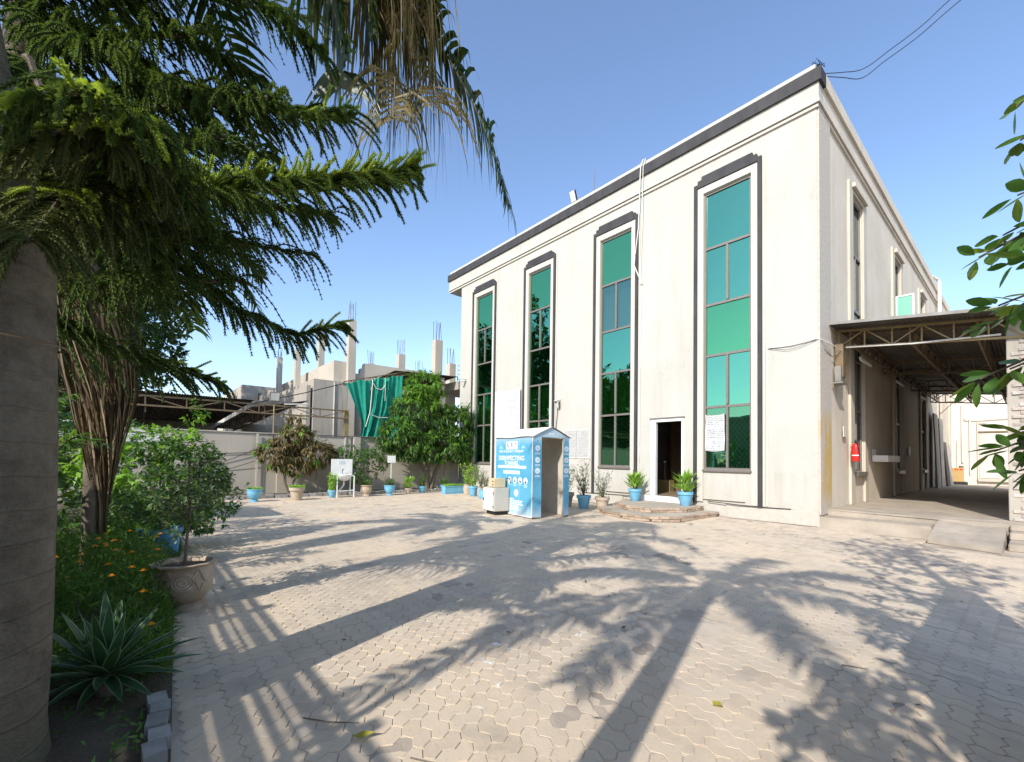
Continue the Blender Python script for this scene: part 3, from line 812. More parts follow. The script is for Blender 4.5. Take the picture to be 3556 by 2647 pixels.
# roof fittings
fl_ = thing('roof_floodlight', 'small floodlight tilted on the roof edge above the front wall', 'floodlight', (-11.35,YF+.1,11.37))
mk('bracket', MB().bar((-11.35,YF+.1,11.37),(-11.35,YF+.1,11.5),.04), M['steel'], fl_)
mk('housing', MB().bar((-11.35,YF+.16,11.46),(-11.35,YF+.02,11.86),.26,.07), M['black'], fl_, bevel=.01)
mk('lamp_glass', MB().bar((-11.35,YF+.105,11.48),(-11.35,YF-.025,11.83),.21,.05), M['whitepaint'], fl_)
tag(mk('lightning_rod', MB().tube([(-10.35,YF+.1,11.37),(-10.34,YF+.1,12.25)], [.01,.006], 5), M['steel']), 'thin metal rod standing on the roof edge', 'rod')
pv = thing('roof_vent_pipe', 'grey vent pipe bent over the far side parapet', 'pipe', (-3.4,33,10.4))
mk('pipe', MB().tube([(-3.5,31.0,11.5),(-3.35,32.2,11.55),(-3.2,32.6,11.52),(-3.15,32.7,11.3),(-3.15,32.7,8.0)], .09, 10), M['pipe'], pv, True)
for k, (dz, dx) in enumerate(((0,0),(.22,.12))):
    w_ = [(-3.42,12.75,11.32-dz*.2),(-3.0,13.3,11.40-dz*.6),(-2.65-dx*.3,13.75,11.53-dz),(-2.14-dx,13.84,11.72-dz),(-1.56-dx*.6,13.91,11.95-dz),(-.9,14.0,12.35-dz),(1.5,14.4,13.6-dz)]
    tag(mk('overhead_wire', MB().tube(smooth_path(w_), .010, 5), M['cable']), ('upper' if k == 0 else 'lower')+' black wire rising from the parapet corner to the upper right', 'wire')
tag(mk('wire_tangle', MB().tube([(-3.4+random.uniform(-.12,.16), 12.62+random.uniform(-.15,.2), 11.3+random.uniform(-.1,.25)) for _ in range(22)], .009, 4), M['cable']), 'knotted black wire ends at the parapet corner', 'wire')

# ------------------------------------------------------------------ disinfecting tunnel
tun = thing('disinfecting_tunnel', 'blue gabled walk through disinfecting tunnel booth with white lettering', 'booth', (-8.22,7.69,0))
Dv = np.array((-.9945,.105,0)); Ev = np.array((.105,.9945,0)); O = np.array((-8.22,7.69,0)); Z = np.array((0,0,1.))
TW, TL, TH, TA = 1.2, 1.77, 2.09, 2.35
def T(s, e, z): return tuple(O+Dv*s+Ev*e+Z*z)
def tbox(mb, s0, s1, e0, e1, z0, z1):
    return mb.add([T(s0,e0,z0),T(s1,e0,z0),T(s1,e1,z0),T(s0,e1,z0),T(s0,e0,z1),T(s1,e0,z1),T(s1,e1,z1),T(s0,e1,z1)], [(0,1,2,3),(7,6,5,4),(0,4,5,1),(1,5,6,2),(2,6,7,3),(3,7,4,0)])
def tunprint():
    m, nt, out = nodes_of('blue_booth_print')
    gg = nt.nodes.new('ShaderNodeNewGeometry'); sp = nt.nodes.new('ShaderNodeSeparateXYZ'); nt.links.new(gg.outputs['Position'], sp.inputs[0])
    n = noise(nt, 2.3, 5, .65); n2 = noise(nt, 5, 5, .7, stretch=(1,1,.25))
    col = mixc(nt, ramp(nt, n, .35, .7), (.085,.335,.50), (.13,.42,.58))
    fade = ramp(nt, math_n(nt,'ADD', sp.outputs['Z'], math_n(nt,'MULTIPLY', n2, .5)), .62, .2)
    fade2 = ramp(nt, math_n(nt,'ADD', sp.outputs['Z'], math_n(nt,'MULTIPLY', n2, .3)), 2.02, 2.28)
    col = mixc(nt, math_n(nt,'MULTIPLY', fade, .75), col, (.68,.70,.70)); col = mixc(nt, math_n(nt,'MULTIPLY', fade2, .6), col, (.60,.62,.63))
    p = principled(nt, col, .4, 0, .4, noise(nt, 3.5, 4), .35, .03); nt.links.new(p.outputs[0], out.inputs[0]); return m
M['booth'] = tunprint()
M['booth_d'] = mat('deep_blue_print', (.10,.30,.44), (.18,.46,.60), 3, .4, bump=0, spec=.4)
M['booth_in'] = mat('booth_lining', (.58,.53,.45), (.50,.45,.38), 2, .6, bump=.05)
M['booth_roof'] = mat('booth_roof_sheet', (.70,.67,.60), (.58,.54,.46), 5, .6, bump=.35, bscale=9, dist=.02)
w1 = MB(); tbox(w1,.02,TL-.02,.0,.05,.02,TH); tbox(w1,.02,TL-.02,TW-.05,TW,.02,TH); mk('side_wall', w1, M['booth_in'], tun)
sidep = mk('side_panel', tbox(MB(),.005,TL,-.012,-.001,.04,TH-.01), M['booth'], tun)
tr_ = MB()
for s0 in (-.005, TL-.02): tbox(tr_, s0, s0+.025, -.018, -.0125, .02, TH)
tbox(tr_, -.004, TL+.004, -.02, -.0126, .02, .05); mk('edge_trim', tr_, M['whitepaint'], tun)
for s0, s1 in ((.0,.05),(TL-.05,TL)):
    jm = MB(); tbox(jm, s0-.001, s1, .0505, .27, .02, TH-.002); tbox(jm, s0-.001, s1, TW-.19, TW-.0505, .02, TH-.002)
    mk('jamb', jm, M['booth_in'], tun)
    gb = MB(); n0 = len(gb.v)
    for s_ in (s0-.004, s1): gb.v += [T(s_,-.03,TH), T(s_,TW+.03,TH), T(s_,TW/2,TA)]
    gb.f += [(0,1,2),(5,4,3),(0,3,4,1),(1,4,5,2),(2,5,3,0)]
    mk('gable', gb, M['booth'], tun)
jp = MB(); tbox(jp, -.012,-.003,.0,.265,.04,TH-.002); jp2 = MB(); tbox(jp2,-.012,-.003,TW-.185,TW,.04,TH-.002)
jl = mk('jamb_panel', jp, M['booth'], tun); jr = mk('jamb_panel', jp2, M['booth'], tun)
rf = MB(); nseg=8
for sd in (0,1):
    for i in range(nseg+1):
        for j in range(4):
            s_ = -.05+(TL+.1)*i/nseg; t_ = j/3
            e_ = (-.05+(TW/2+.05)*t_) if sd == 0 else (TW+.05-(TW/2+.05)*t_)
            rf.v.append(T(s_, e_, TH+.005+(TA-TH+.02)*t_+.012*math.sin(5*s_+3*t_)*(1-t_)))
    b0 = sd*(nseg+1)*4
    for i in range(nseg):
        for j in range(3): rf.f.append((b0+i*4+j,b0+(i+1)*4+j,b0+(i+1)*4+j+1,b0+i*4+j+1))
mk('roof', rf, M['booth_roof'], tun)
for e_ in (0,TW-.06): mk('foot', tbox(MB(),.0,.06,e_,e_+.06,0,.02), M['black'], tun)
# print on the long side: s runs away from the viewer, so text runs along -Dv
def tl(s, width, zc, hgt, m, bold=0, txt='', e=-.0145): return lettering(txt, sidep, O+Dv*s+Ev*e+Z*zc, -Dv, Z, width, hgt, m, bold)
def trect(s0, s1, z0, z1, m, name='print_box', rnd=0, e=-.0140, par=None):
    mb = MB()
    if rnd:
        r = (z1-z0)/2; pts = [(s0+r-r*math.cos(a), (z0+z1)/2+r*math.sin(a)) for a in np.linspace(-PI/2,PI/2,7)]+[(s1-r+r*math.cos(a), (z0+z1)/2+r*math.sin(a)) for a in np.linspace(PI/2,-PI/2,7)]
        mb.add([T(a,e,b) for a,b in pts], [tuple(range(len(pts)))])
    else: mb.quad(T(s0,e,z0),T(s1,e,z0),T(s1,e,z1),T(s0,e,z1))
    return mk(name, mb, m, par or sidep)
for k, ch in enumerate('NFT'):
    sc = 1.14-.19*k
    trect(sc-.09, sc+.09, 1.775, 1.985, M['ink_white']); tl(sc, .10, 1.88, .15, M['ink_dark'], .012, ch, -.0150)
tl(.985, 1.17, 1.72, .07, M['ink_white'], .02, 'HEALTH & SAFETY COMPANY')
tl(.975, 1.22, 1.54, .125, M['ink_white'], .025, 'DISINFECTING')
tl(.955, .70, 1.40, .115, M['ink_white'], .025, 'TUNNEL')
trect(.27, 1.64, 1.265, 1.335, M['ink_white'], rnd=1); tl(.955, 1.06, 1.30, .028, M['ink_dark'], .01, 'SAVE HUMANITY, PRACTICE SOCIAL DISTANCING', -.0150)
trect(.56, 1.34, 1.11, 1.20, M['ink_white']); tl(.95, .62, 1.155, .038, M['ink_dark'], .01, 'NEW SYSTEM AFTER WALK IN TUNNEL', -.0150)
def disc(s, z, r, m, e, par=sidep, n=20, sx=1, name='print_disc'):
    mb = MB(); mb.add([T(s+r*sx*math.cos(2*PI*i/n), e, z+r*math.sin(2*PI*i/n)) for i in range(n)], [tuple(range(n))]); return mk(name, mb, m, par)
for k, s_ in enumerate((1.04,.78,.535,.295)):
    disc(s_, .945, .088, M['ink_white'], -.0140)
    if k: disc(s_, .945-.01*k, .045, M['ink_dark'], -.0146); disc(s_-.005, .945+.012, .024, M['ink_white'], -.0150)
    for j in range((1,2,1,3)[k]): trect(s_-.085+.01*j, s_+.085-.012*j, .825-.03*j, .842-.03*j, M['ink_pale'], 'text_bar')
disc(.715, .61, .10, M['ink_white'], -.0140); disc(.715, .61, .085, M['ink_dark'], -.0144); disc(.715, .61, .072, M['ink_white'], -.0148)
trect(.665,.765,.60,.615,M['ink_dark'],'text_bar',e=-.0151); trect(.68,.75,.63,.645,M['ink_dark'],'text_bar',e=-.0151)
for k, wd in enumerate((.2,.6,.56,.63,.42,.44,.44)):
    z_ = .435-.046*k; s1 = 1.02; s_end = s1-wd; s_ = s1
    while s_ > s_end:
        l_ = random.uniform(.09,.17); trect(max(s_end, s_-l_), s_, z_, z_+.026, M['ink_white'], 'text_bar'); s_ -= l_+.012
for s_ in (1.48,.42):   # splash marks beside the logo
    for a in np.linspace(.2,2.9,6):
        mb = MB(); r0, r1 = .04, .13
        p0 = np.array((math.cos(a), math.sin(a))); q = np.array((-p0[1],p0[0]))*.012
        mb.add([T(s_+r0*p0[0]+q[0],-.0140,1.79+r0*p0[1]+q[1]),T(s_+r0*p0[0]-q[0],-.0140,1.79+r0*p0[1]-q[1]),T(s_+r1*p0[0],-.0140,1.79+r1*p0[1])],[(0,1,2)]); mk('splash_ray', mb, M['ink_pale'], sidep)
    disc(s_, 1.785, .05, M['ink_pale'], -.0140); disc(s_, 1.78, .033, M['ink_teal'], -.0145)
# end face print: EXIT and round symbols on the jambs
xe = -.0135
lettering('EXIT', tun, np.array(T(-.0075, TW/2, TH+.085)), Ev, Z, .19, .06, M['ink_white'], .02)
def ed(e, z, r, m, par, off=0, n=16):
    mb = MB(); mb.add([T(xe-off, e+r*math.cos(2*PI*i/n), z+r*math.sin(2*PI*i/n)) for i in range(n)], [tuple(range(n))]); return mk('print_disc', mb, m, par)
for e_, par in ((.135, jl), (TW-.095, jr)):
    for z_ in (1.80, 1.50, 1.22):
        ed(e_, z_, .078, M['ink_white'], par); ed(e_, z_-.005, .035, M['ink_pale'], par, .0005)
        for j in range(2):
            mb = MB(); mb.quad(T(xe,e_-.08,z_-.13-.03*j),T(xe,e_+.08,z_-.13-.03*j),T(xe,e_+.08,z_-.115-.03*j),T(xe,e_-.08,z_-.115-.03*j)); mk('text_bar', mb, M['ink_white'], par)
    for a in range(8):
        t = a*PI/4; mb = MB(); mb.add([T(xe,e_+.02*math.cos(t+1.2),1.98+.02*math.sin(t+1.2)),T(xe,e_+.02*math.cos(t-1.2),1.98+.02*math.sin(t-1.2)),T(xe,e_+.05*math.cos(t),1.98+.05*math.sin(t))],[(0,1,2)]); mk('splash_ray', mb, M['ink_pale'], par)
    ed(e_, 1.98, .03, M['ink_teal'], par, .0004)
for s_ in (.59,1.18): mk('panel_seam', tbox(MB(),s_-.004,s_+.004,-.0135,-.0121,.05,TH-.02), M['ink_pale'], sidep)
for s_ in (.03,.6,1.17,1.74):
    for z_ in (.12,.75,1.4,2.02): mk('rivet', MB().ball(T(s_,-.0135,z_),.007,6,4), M['tin'], sidep)
# pump cabinet beside the booth
cab = thing('pump_cabinet', 'cream metal pump cabinet on a black base against the booth', 'cabinet', T(1.45,-.3,0))
mk('base', tbox(MB(),1.08,1.55,-.42,-.06,0,.10), M['black'], cab, bevel=.01)
cb_ = mk('body', tbox(MB(),1.02,1.60,-.50,-.03,.102,.73), M['booth_in'], cab, bevel=.012)
mk('door', tbox(MB(),1.07,1.585,-.52,-.502,.12,.71), M['whitepaint'], cab, bevel=.005)
mk('handle', tbox(MB(),1.52,1.545,-.535,-.521,.36,.46), M['black'], cab)
mk('hinge', tbox(tbox(MB(),1.055,1.068,-.53,-.51,.2,.26),1.055,1.068,-.53,-.51,.56,.62), M['steel'], cab)
ctl = thing('control_box', 'small yellowish control box resting on the pump cabinet', 'control box', T(1.3,-.25,.73))
M['ivory'] = mat('ivory_plastic', (.62,.52,.33), (.55,.45,.28), 5, .5, bump=.03)
mk('body', tbox(MB(),1.12,1.42,-.40,-.08,.731,.98), M['ivory'], ctl, bevel=.015)
mk('cover', tbox(MB(),1.14,1.44,-.425,-.403,.745,.97), M['ivory'], ctl, bevel=.01)
mk('hose', MB().tube([T(1.15,-.1,.9),T(1.08,-.06,1.0),T(1.0,-.03,.98),T(.98,-.02,.85)], .012, 6), M['black'], ctl)
for z_ in (.90,.81): mk('knob', MB().tube([T(1.22,-.426,z_),T(1.22,-.45,z_)], [.018,.015], 8), M['steel'], ctl)
# ------------------------------------------------------------------ side lane: platform, ramp, canopy, end wall
plat = struct(mk('lane_platform', MB().box(XC+.002,3.5,13.1,52,-.05,.38), M['floor_side']))
mk('lower_step', MB().prism([(XC-.02,12.45),(-1.36,12.45),(-1.36,13.095),(XC+.004,13.095)], -.05, .25), M['floor_side'], plat, bevel=.02)
mk('kerb_edge', MB().bar((XC+.05,13.14,.385),(-1.3,13.12,.37),.10,.03), M['floor_side'], plat)
rm = MB(); rm.add([(-1.35,11.75,.0),(-.36,11.35,.0),(-.32,13.8,-.02),(-1.35,13.3,-.02),(-1.35,11.75,.10),(-.36,11.35,.09),(-.34,13.8,.395),(-1.33,13.3,.395)], [(0,3,2,1),(4,5,6,7),(0,1,5,4),(1,2,6,5),(2,3,7,6),(3,0,4,7)])
tag(mk('ramp', rm, M['floor_side'], bevel=.012), 'sloped concrete ramp from the yard up to the covered side lane', 'ramp')
rs = thing('side_steps', 'shaded concrete steps right of the ramp below the brick pillar', 'steps', (.3,12.4,0))
for k,(y0,z1) in enumerate(((11.9,.13),(12.6,.26),(13.0,.378))): mk('step', MB().box(-.30,2.2,y0,13.09,(0,.131,.261)[k],z1), M['floor_side'], rs, bevel=.012)

def corrugated(name, x0,x1,y0,y1, zf, pitch, amp, m, parent, along='y'):
    """sheet with ridges running along 'along'"""
    n = int(((x1-x0) if along=='y' else (y1-y0))/pitch*4)
    V=[];F=[]
    for i in range(n+1):
        t=i/n; o=amp*(0,1,0,-1)[i%4]
        if along=='y':
            x=x0+(x1-x0)*t; V+= [(x,y0,zf(x,y0)+o),(x,y1,zf(x,y1)+o)]
        else:
            y=y0+(y1-y0)*t; V+= [(x0,y,zf(x0,y)+o),(x1,y,zf(x1,y)+o)]
        if i: F.append((2*i-2,2*i,2*i+1,2*i-1))
    return mk(name, MB().add(V,F), m, parent, True)
def truss(mb, p, q, h, n, w=.045, wd=.03, drop=0):
    p=Vector(p); q=Vector(q); dn=Vector((0,0,-h))
    mb.bar(p,q,w); mb.bar(p+dn,q+dn-Vector((0,0,drop)),w)
    for k in range(n+1):
        a=p+(q-p)*(k/n); mb.bar(a,a+dn,wd)
        if k<n:
            b=p+(q-p)*((k+1)/n)
            mb.bar(a+dn,b,wd) if k%2==0 else mb.bar(a,b+dn,wd)
    return mb
can = thing('lane_canopy', 'corrugated sheet canopy on steel trusses over the side lane', 'canopy', (-1.8,13.3,4.5))
zc = lambda x,y: 5.07-.115*(x-XC)+.004*(y-13.2)
corrugated('roof_sheet', XC-.05,.35,13.25,30.5, zc, .076, .012, M['tin_dark'], can, 'y')
mk('edge_flashing', MB().bar((XC-.02,13.24,5.06),(.3,13.24,4.64),.02,.07), M['tin'], can)
for x in (-3.0,-1.85,-.75):
    t = MB(); truss(t,(x,13.9,zc(x,13.9)-.12),(x,30.2,zc(x,30)-.12),.34,26,.045,.022); mk('truss', t, M['steel'], can)
for k,y in enumerate((13.9,19.2,24.5,29.8)):
    t = MB(); truss(t,(XC+.1,y,zc(XC,y)-.10),(-.05,y,zc(-.05,y)-.08),.42,6,.05,.03); mk('truss', t, M['steel_yel'] if k==0 else M['steel'], can)
for y in (14.6,16.5,21.8,27.1): mk('purlin', MB().bar((XC+.05,y,zc(XC,y)-.04),(.2,y,zc(.2,y)-.04),.05), M['steel'], can)
mk('service_pipe', MB().tube([(XC+.25,13.86,4.52),(-1.8,13.84,4.37),(-.4,13.84,4.30)], .022, 8), M['pipe'], can, True)
mk('wall_bracket', MB().box(XC+.05,XC+.22,13.75,14.0,3.75,4.62), M['steel'], can)
jb = thing('junction_box', 'grey electrical box fixed under the canopy bracket near the building corner', 'electrical box', (-3.25,13.8,3.7))
mk('box', MB().box(XC+.06,XC+.20,13.62,13.98,3.62,4.02), M['tin'], jb, bevel=.015); mk('tray', MB().box(XC+.05,XC+.26,13.5,14.0,3.56,3.60), M['tin'], jb)
# tube lights along the wall side truss
for k,y in enumerate((15.3,20.2,25.2)):
    t = thing('tube_light', ('nearest','middle','farthest')[k]+' unlit white tube light under the left edge of the canopy', 'tube light', (-3.0,y,4.35), group='tube lights under the canopy')
    mk('tube', MB().tube([(-2.98,y-.5,4.33),(-2.98,y+.7,4.33)], .022, 8), M['whitepaint'], t, True); mk('fitting', MB().box(-3.0,-2.96,y-.55,y+.75,4.36,4.40), M['pipe'], t)

# brick pillar at the right, plaster fallen off its right side
pil = thing('brick_pillar', 'broken plastered brick pillar carrying the right side of the canopy', 'pillar', (0,14,.38))
mk('plaster_core', MB().box(-.335,1.2,13.9,14.5,.38,4.62), M['concrete'], pil, bevel=.01)
mk('side_return', MB().box(-.331,-.15,14.505,31,.38,4.5), M['wall_side'], pil)
bmp = bpy.data.meshes.new('brick'); _b = MB().box(-.11,.11,-.05,.05,-.033,.033); bmp.from_pydata(_b.v,[],_b.f); bmp.update()
M['brick_pale'] = mat('mortar_smeared_brick', (.46,.43,.40), (.36,.27,.21), 7, .95, bump=.7, bscale=35, island=.25, dist=.02)
bmp.materials.append(M['brick_pale'])
for r in range(48):
    z = .42+r*.082
    for c_ in range(3):
        x = -.16+c_*.235+(r%2)*.11
        lim = -.33+.07*math.sin(r*.7)+.05*math.sin(r*1.9)+(.0 if z<3.3 else .12)
        if x-.11 < lim: continue
        o = bpy.data.objects.new('brick', bmp); COL.objects.link(o); o.parent = pil
        o.location = (x-0, 13.9-14+.028+random.uniform(-.012,.012), z-.38); o.rotation_euler = (0,0,random.uniform(-.04,.04)); o.scale = (random.uniform(.9,1.0),1,random.uniform(.9,1.02))
# end of the lane: a pale store with a roller shutter
M['wall_far'] = plaster('pale_far_plaster', (.66,.60,.52), (.58,.52,.45), (.42,.36,.29), .4)
sto = thing('store_building', 'pale beige store with a closed shutter at the far end of the lane', 'building', (-1.5,38,.38))
mk('wall', MB().box(-3.33,3.2,38,44,.38,10.5), M['wall_far'], sto)
sh = MB()
for k in range(30): sh.box(-2.04,.9,37.93,37.99,.80+k*.088,.80+k*.088+.082)
shu = mk('shutter', sh, M['wall_far'], sto)
mk('shutter_hood', MB().box(-2.08,.95,37.88,37.998,3.46,3.55), M['steel'], sto); mk('shutter_frame', MB().box(-2.12,-2.05,37.9,37.998,.5,4.1).box(-2.04,-1.75,37.9,37.998,4.0,4.1), M['trimwhite'], sto)
mk('door_sill', MB().box(-2.1,1,37.8,37.998,.6,.78), M['concrete_pale'], sto)
for x,z0,z1,rr in ((-2.73,1.7,5.2,.05),(-2.42,1.0,4.4,.03),(-3.18,1.3,6,.04),(-2.95,1.3,3.1,.03)):
    tag(mk('wall_pipe', MB().tube([(x,37.9,z0),(x,37.9,z1)], rr, 8), M['pipe'], None, True), {-2.73:'thickest vertical drain pipe on the pale wall at the lane end',-2.42:'thin vertical pipe beside the shutter at the lane end',-3.18:'leftmost vertical pipe in the corner at the lane end',-2.95:'short vertical pipe between two longer ones at the lane end'}[x], 'pipe')
tag(mk('water_pipe', MB().tube([(-2.73,37.85,4.6),(-2.6,37.85,4.3),(-2.3,37.85,4.25),(-.4,37.85,4.32)], .03, 8), M['pipe'], None, True), 'horizontal water pipe with a valve above the far shutter', 'pipe')
gen = thing('power_unit', 'tan metal power unit with red lettering standing at the lane end', 'power unit', (-2.75,37.2,.38))
M['tan'] = mat('tan_enamel', (.50,.33,.13), (.44,.29,.12), 5, .5, bump=.03)
mk('skid', MB().box(-3.08,-2.5,37.0,37.5,.38,.55), M['black'], gen); gb_ = mk('body', MB().box(-3.12,-2.62,36.95,37.5,.551,1.38), M['tan'], gen, bevel=.02)
mk('side_panel', MB().box(-2.618,-2.48,37.0,37.45,.6,1.35), M['pipe'], gen); mk('exhaust', MB().tube([(-2.75,37.2,1.38),(-2.75,37.2,1.5)], .1, 10), M['steel'], gen)
for x_,w_ in ((-3.02,.08),(-2.91,.06),(-2.80,.12)): mk('red_print', MB().box(x_,x_+w_,36.94,36.949,1.24,1.32), M['red'], gen)
# sheets and slabs leaning along the lane wall
for k,(y,h_,x1,m_) in enumerate(((30.2,4.1,-3.1,'concrete_pale'),(32.0,4.0,-3.12,'tin'),(33.6,2.8,-3.05,'tin_dark'),(35.2,2.7,-3.08,'concrete_pale'))):
    tag(mk('leaning_panel', MB().add([(x1,y,.38),(x1,y+1.3,.38),(XC+.12,y+1.3,h_),(XC+.12,y,h_),(x1+.06,y,.38),(x1+.06,y+1.3,.38),(XC+.18,y+1.3,h_),(XC+.18,y,h_)],[(0,1,2,3),(7,6,5,4),(4,5,1,0),(7,3,2,6),(5,6,2,1),(0,3,7,4)]), M[m_]), ('tall pale slab leaning on the lane wall, nearest of four','grey metal sheet leaning on the lane wall, second of four','dark low sheet leaning on the lane wall, third of four','low pale slab leaning on the lane wall, farthest of four')[k], 'panel', 'panels leaning on the lane wall')
br_ = thing('wall_bracket', 'dark triangular steel bracket projecting from the wall past the canopy', 'bracket', (-3.2,33.2,4.3))
mk('arm', MB().bar((XC+.03,33.2,4.9),(-2.5,33.2,4.95),.05).bar((XC+.03,33.2,4.2),(-2.7,33.2,4.9),.04).bar((XC+.05,33.2,4.1),(XC+.05,33.2,5.0),.06), M['steel'], br_)
# fire extinguisher
fe = thing('fire_extinguisher', 'red fire extinguisher hung on the side wall beside the corner window', 'extinguisher', (-3.18,15.0,1.55))
fx, fy = -3.14, 15.02
bd = mk('cylinder', MB().lathe([(.02,0),(.085,.01),(.095,.04),(.095,.40),(.085,.455),(.05,.49),(.03,.50)], 18, (fx,fy,1.58)), M['red'], fe, True)
mk('band', MB().lathe([(.0965,0),(.0965,.025)], 18, (fx,fy,1.74)), M['whitepaint'], fe, True)
mk('valve', MB().tube([(fx,fy,2.08),(fx,fy,2.14)], .022, 8).bar((fx,fy-.1,2.17),(fx,fy+.06,2.14),.02), M['black'], fe)
mk('hose', MB().tube([(fx+.02,fy-.02,2.12),(fx+.06,fy-.10,2.08),(fx+.09,fy-.09,1.9),(fx+.10,fy-.05,1.72)], .012, 6), M['black'], fe)
mk('hanger', MB().box(XC+.102,fx,fy-.012,fy+.012,2.1,2.13), M['steel'], fe)
tag(mk('wall_plate', MB().box(XC+.05,XC+.07,14.42,14.72,2.24,2.52), printmat('small_sign_print',(.62,.58,.5),(.2,.2,.2),6,9)), 'small printed plate above the fire extinguisher', 'plate')
bs = thing('wall_basin', 'white rectangular wash basin fixed to the shaded lane wall', 'basin', (-3.1,18.8,1.6))
mk('bowl', MB().box(XC+.03,XC+.42,17.85,19.75,1.60,1.64).box(XC+.40,XC+.42,17.85,19.75,1.641,1.80).box(XC+.03,XC+.399,17.85,17.87,1.641,1.80).box(XC+.03,XC+.399,19.73,19.75,1.641,1.80), M['whitepaint'], bs, bevel=.006)
mk('splash_plate', MB().box(XC+.02,XC+.028,17.85,18.4,1.8,2.0), M['whitepaint'], bs)
tag(mk('wall_switch', MB().box(XC+.02,XC+.06,24.2,24.45,1.9,2.25), M['whitepaint']), 'small white switch plate on the dark lane wall', 'switch')
# ------------------------------------------------------------------ left boundary wall, neighbours behind it
XB = -18.87
bw = thing('boundary_wall', 'grey rendered boundary wall along the left side of the yard', 'wall', (XB,4,0))
mk('render', MB().box(XB-.23,XB,-9,12.47,0,2.33), M['boundary'], bw)
mk('projecting_panel', MB().box(XB+.001,XB+.06,4.15,6.95,0,2.30).box(XB+.001,XB+.05,7.35,12.3,0,2.10), M['boundary'], bw)
for y in (3.45,6.72): mk('white_batten', MB().box(XB+.062,XB+.10,y-.03,y+.03,0.3,2.32), M['trimwhite'], bw)
mk('pier', MB().box(XB+.062,XB+.2,7.05,7.33,0,2.34), M['boundary'], bw)
mk('coping', MB().box(XB-.27,XB+.04,-9,5.5,2.332,2.37), M['concrete_pale'], bw)
corrugated('tin_capping', XB-.35,XB+.12,5.55,8.75, lambda x,y: 2.375, .076,.014, M['tin'], bw, 'x')
for k,(a,b,c) in enumerate((((XB+.03,1.2,1.75),(XB+.03,2.4,1.55),(XB+.03,3.4,1.62)),((XB+.03,1.3,1.05),(XB+.03,2.4,1.25),(XB+.11,3.9,1.95)),((XB+.03,1.6,.95),(XB+.03,2.6,1.0),(XB+.11,3.4,1.3)))):
    tag(mk('wall_cable', MB().tube([a,b,c], .011, 5), M['cable']), ('upper slack cable across the boundary wall','straight cable rising across the boundary wall','lowest drooping cable on the boundary wall')[k], 'cable')

shed = thing('neighbour_shed', 'dark open sided tin shed behind the left boundary wall', 'shed', (-24,2,0))
corrugated('roof_sheet', -31,-19.9,-8,3.5, lambda x,y: 3.68+.03*(x+20), .08,.014, M['tin_dark'], shed, 'x')
corrugated('roof_sheet', -31,-20.2,3.45,5.6, lambda x,y: 3.42+.22*(y-3.4)+.03*(x+20), .08,.014, M['tin'], shed, 'x')
t = MB(); truss(t,(-20,-8,3.52),(-20,7.2,3.55),.34,13,.06,.035); mk('truss', t, M['steel'], shed)
for y in (-3.5,.2,3.9):
    t = MB(); truss(t,(-20.05,y,3.5),(-31,y,3.2),.5,9,.05,.03); mk('truss', t, M['steel'], shed)
mk('back_wall', wall_holes(-8,6.8,0,3.4,[(-2,.5,1.9,2.8),(3.6,4.9,2.35,3.05)], lambda u,v,d: (-31-d,u,v), .2), M['concrete'], shed)
mk('end_wall', MB().box(-31,-25.1,6.85,7.05,0,5.3), M['concrete'], shed)
mk('bracket_post', MB().box(-20.2,-20.05,7.12,7.3,2.0,3.62), M['steel_yel'], shed)
mk('light_tube', MB().tube([(-19.95,4.6,3.62),(-19.95,5.5,3.7)], .03, 6), M['pipe'], shed)

con = thing('unfinished_building', 'unfinished grey concrete building with raw columns beyond the boundary wall', 'building', (-28,10,0))
mk('block', MB().box(-46,-25,7.17,8.98,0,5.68), M['concrete'], con)
mk('block', MB().box(-46,-25.3,8.3,9.01,5.682,6.9), M['concrete_pale'], con)
wl = MB(); prof=[(9.44,6.3),(9.75,6.28),(9.78,6.62),(9.95,6.7),(10.0,6.95),(10.3,6.98),(16,7.0),(16,0),(9.44,0)]
wl.add([(-25.2,y,z) for y,z in prof]+[(-25.5,y,z) for y,z in prof],[tuple(range(9))[::-1],tuple(range(9,18))]+[(i,(i+1)%9,9+(i+1)%9,9+i) for i in range(9)])
mk('upper_wall', wl, M['concrete_pale'], con)
mk('downpipe', MB().tube([(-24.95,8.25,0),(-24.95,8.25,5.6)], .03, 6).tube([(-24.9,10.2,0),(-24.9,10.2,3.9)], .05, 6), M['pipe'], con)
def col_re(x, y0, y1, z, zr, par=con):
    o = mk('column', MB().box(x-.42,x,y0,y1,0,z), M['concrete_pale'], par)
    for i in range(3):
        for j in range(2):
            px_, py_ = x-.06-.3*j, y0+.06+(y1-y0-.12)*i/2
            mk('rebar', MB().tube([(px_,py_,z-.1),(px_+random.uniform(-.12,.12),py_+random.uniform(-.10,.10),zr+random.uniform(-.12,.12))], .016, 5), M['rebar'], o)
col_re(-25.0,9.0,9.42,9.28,10.3); col_re(-23.0,13.43,13.93,8.58,9.65); col_re(-29,14.0,14.5,8.85,9.95); col_re(-32,13.1,13.5,8.5,9.45)
col_re(-30,16,16.45,8.1,8.9); col_re(-22,13.82,14.24,7.05,7.95); col_re(-33,9.77,10.16,10.3,11.2); col_re(-30,7.5,7.8,8.15,8.9); col_re(-36,7.78,8.1,8.75,9.4)
mk('balcony_slab', MB().box(-23,-20.2,13.25,16,5.25,5.7), M['concrete'], con)
rl = MB()
for z in (5.85,6.1,6.35,6.6): rl.bar((-20.4,13.3,z),(-20.4,15.5,z),.04)
for y in (13.32,14.2,15.1): rl.bar((-20.4,y,5.7),(-20.4,y,6.65),.05)
mk('balcony_rail', rl, M['pipe'], con)
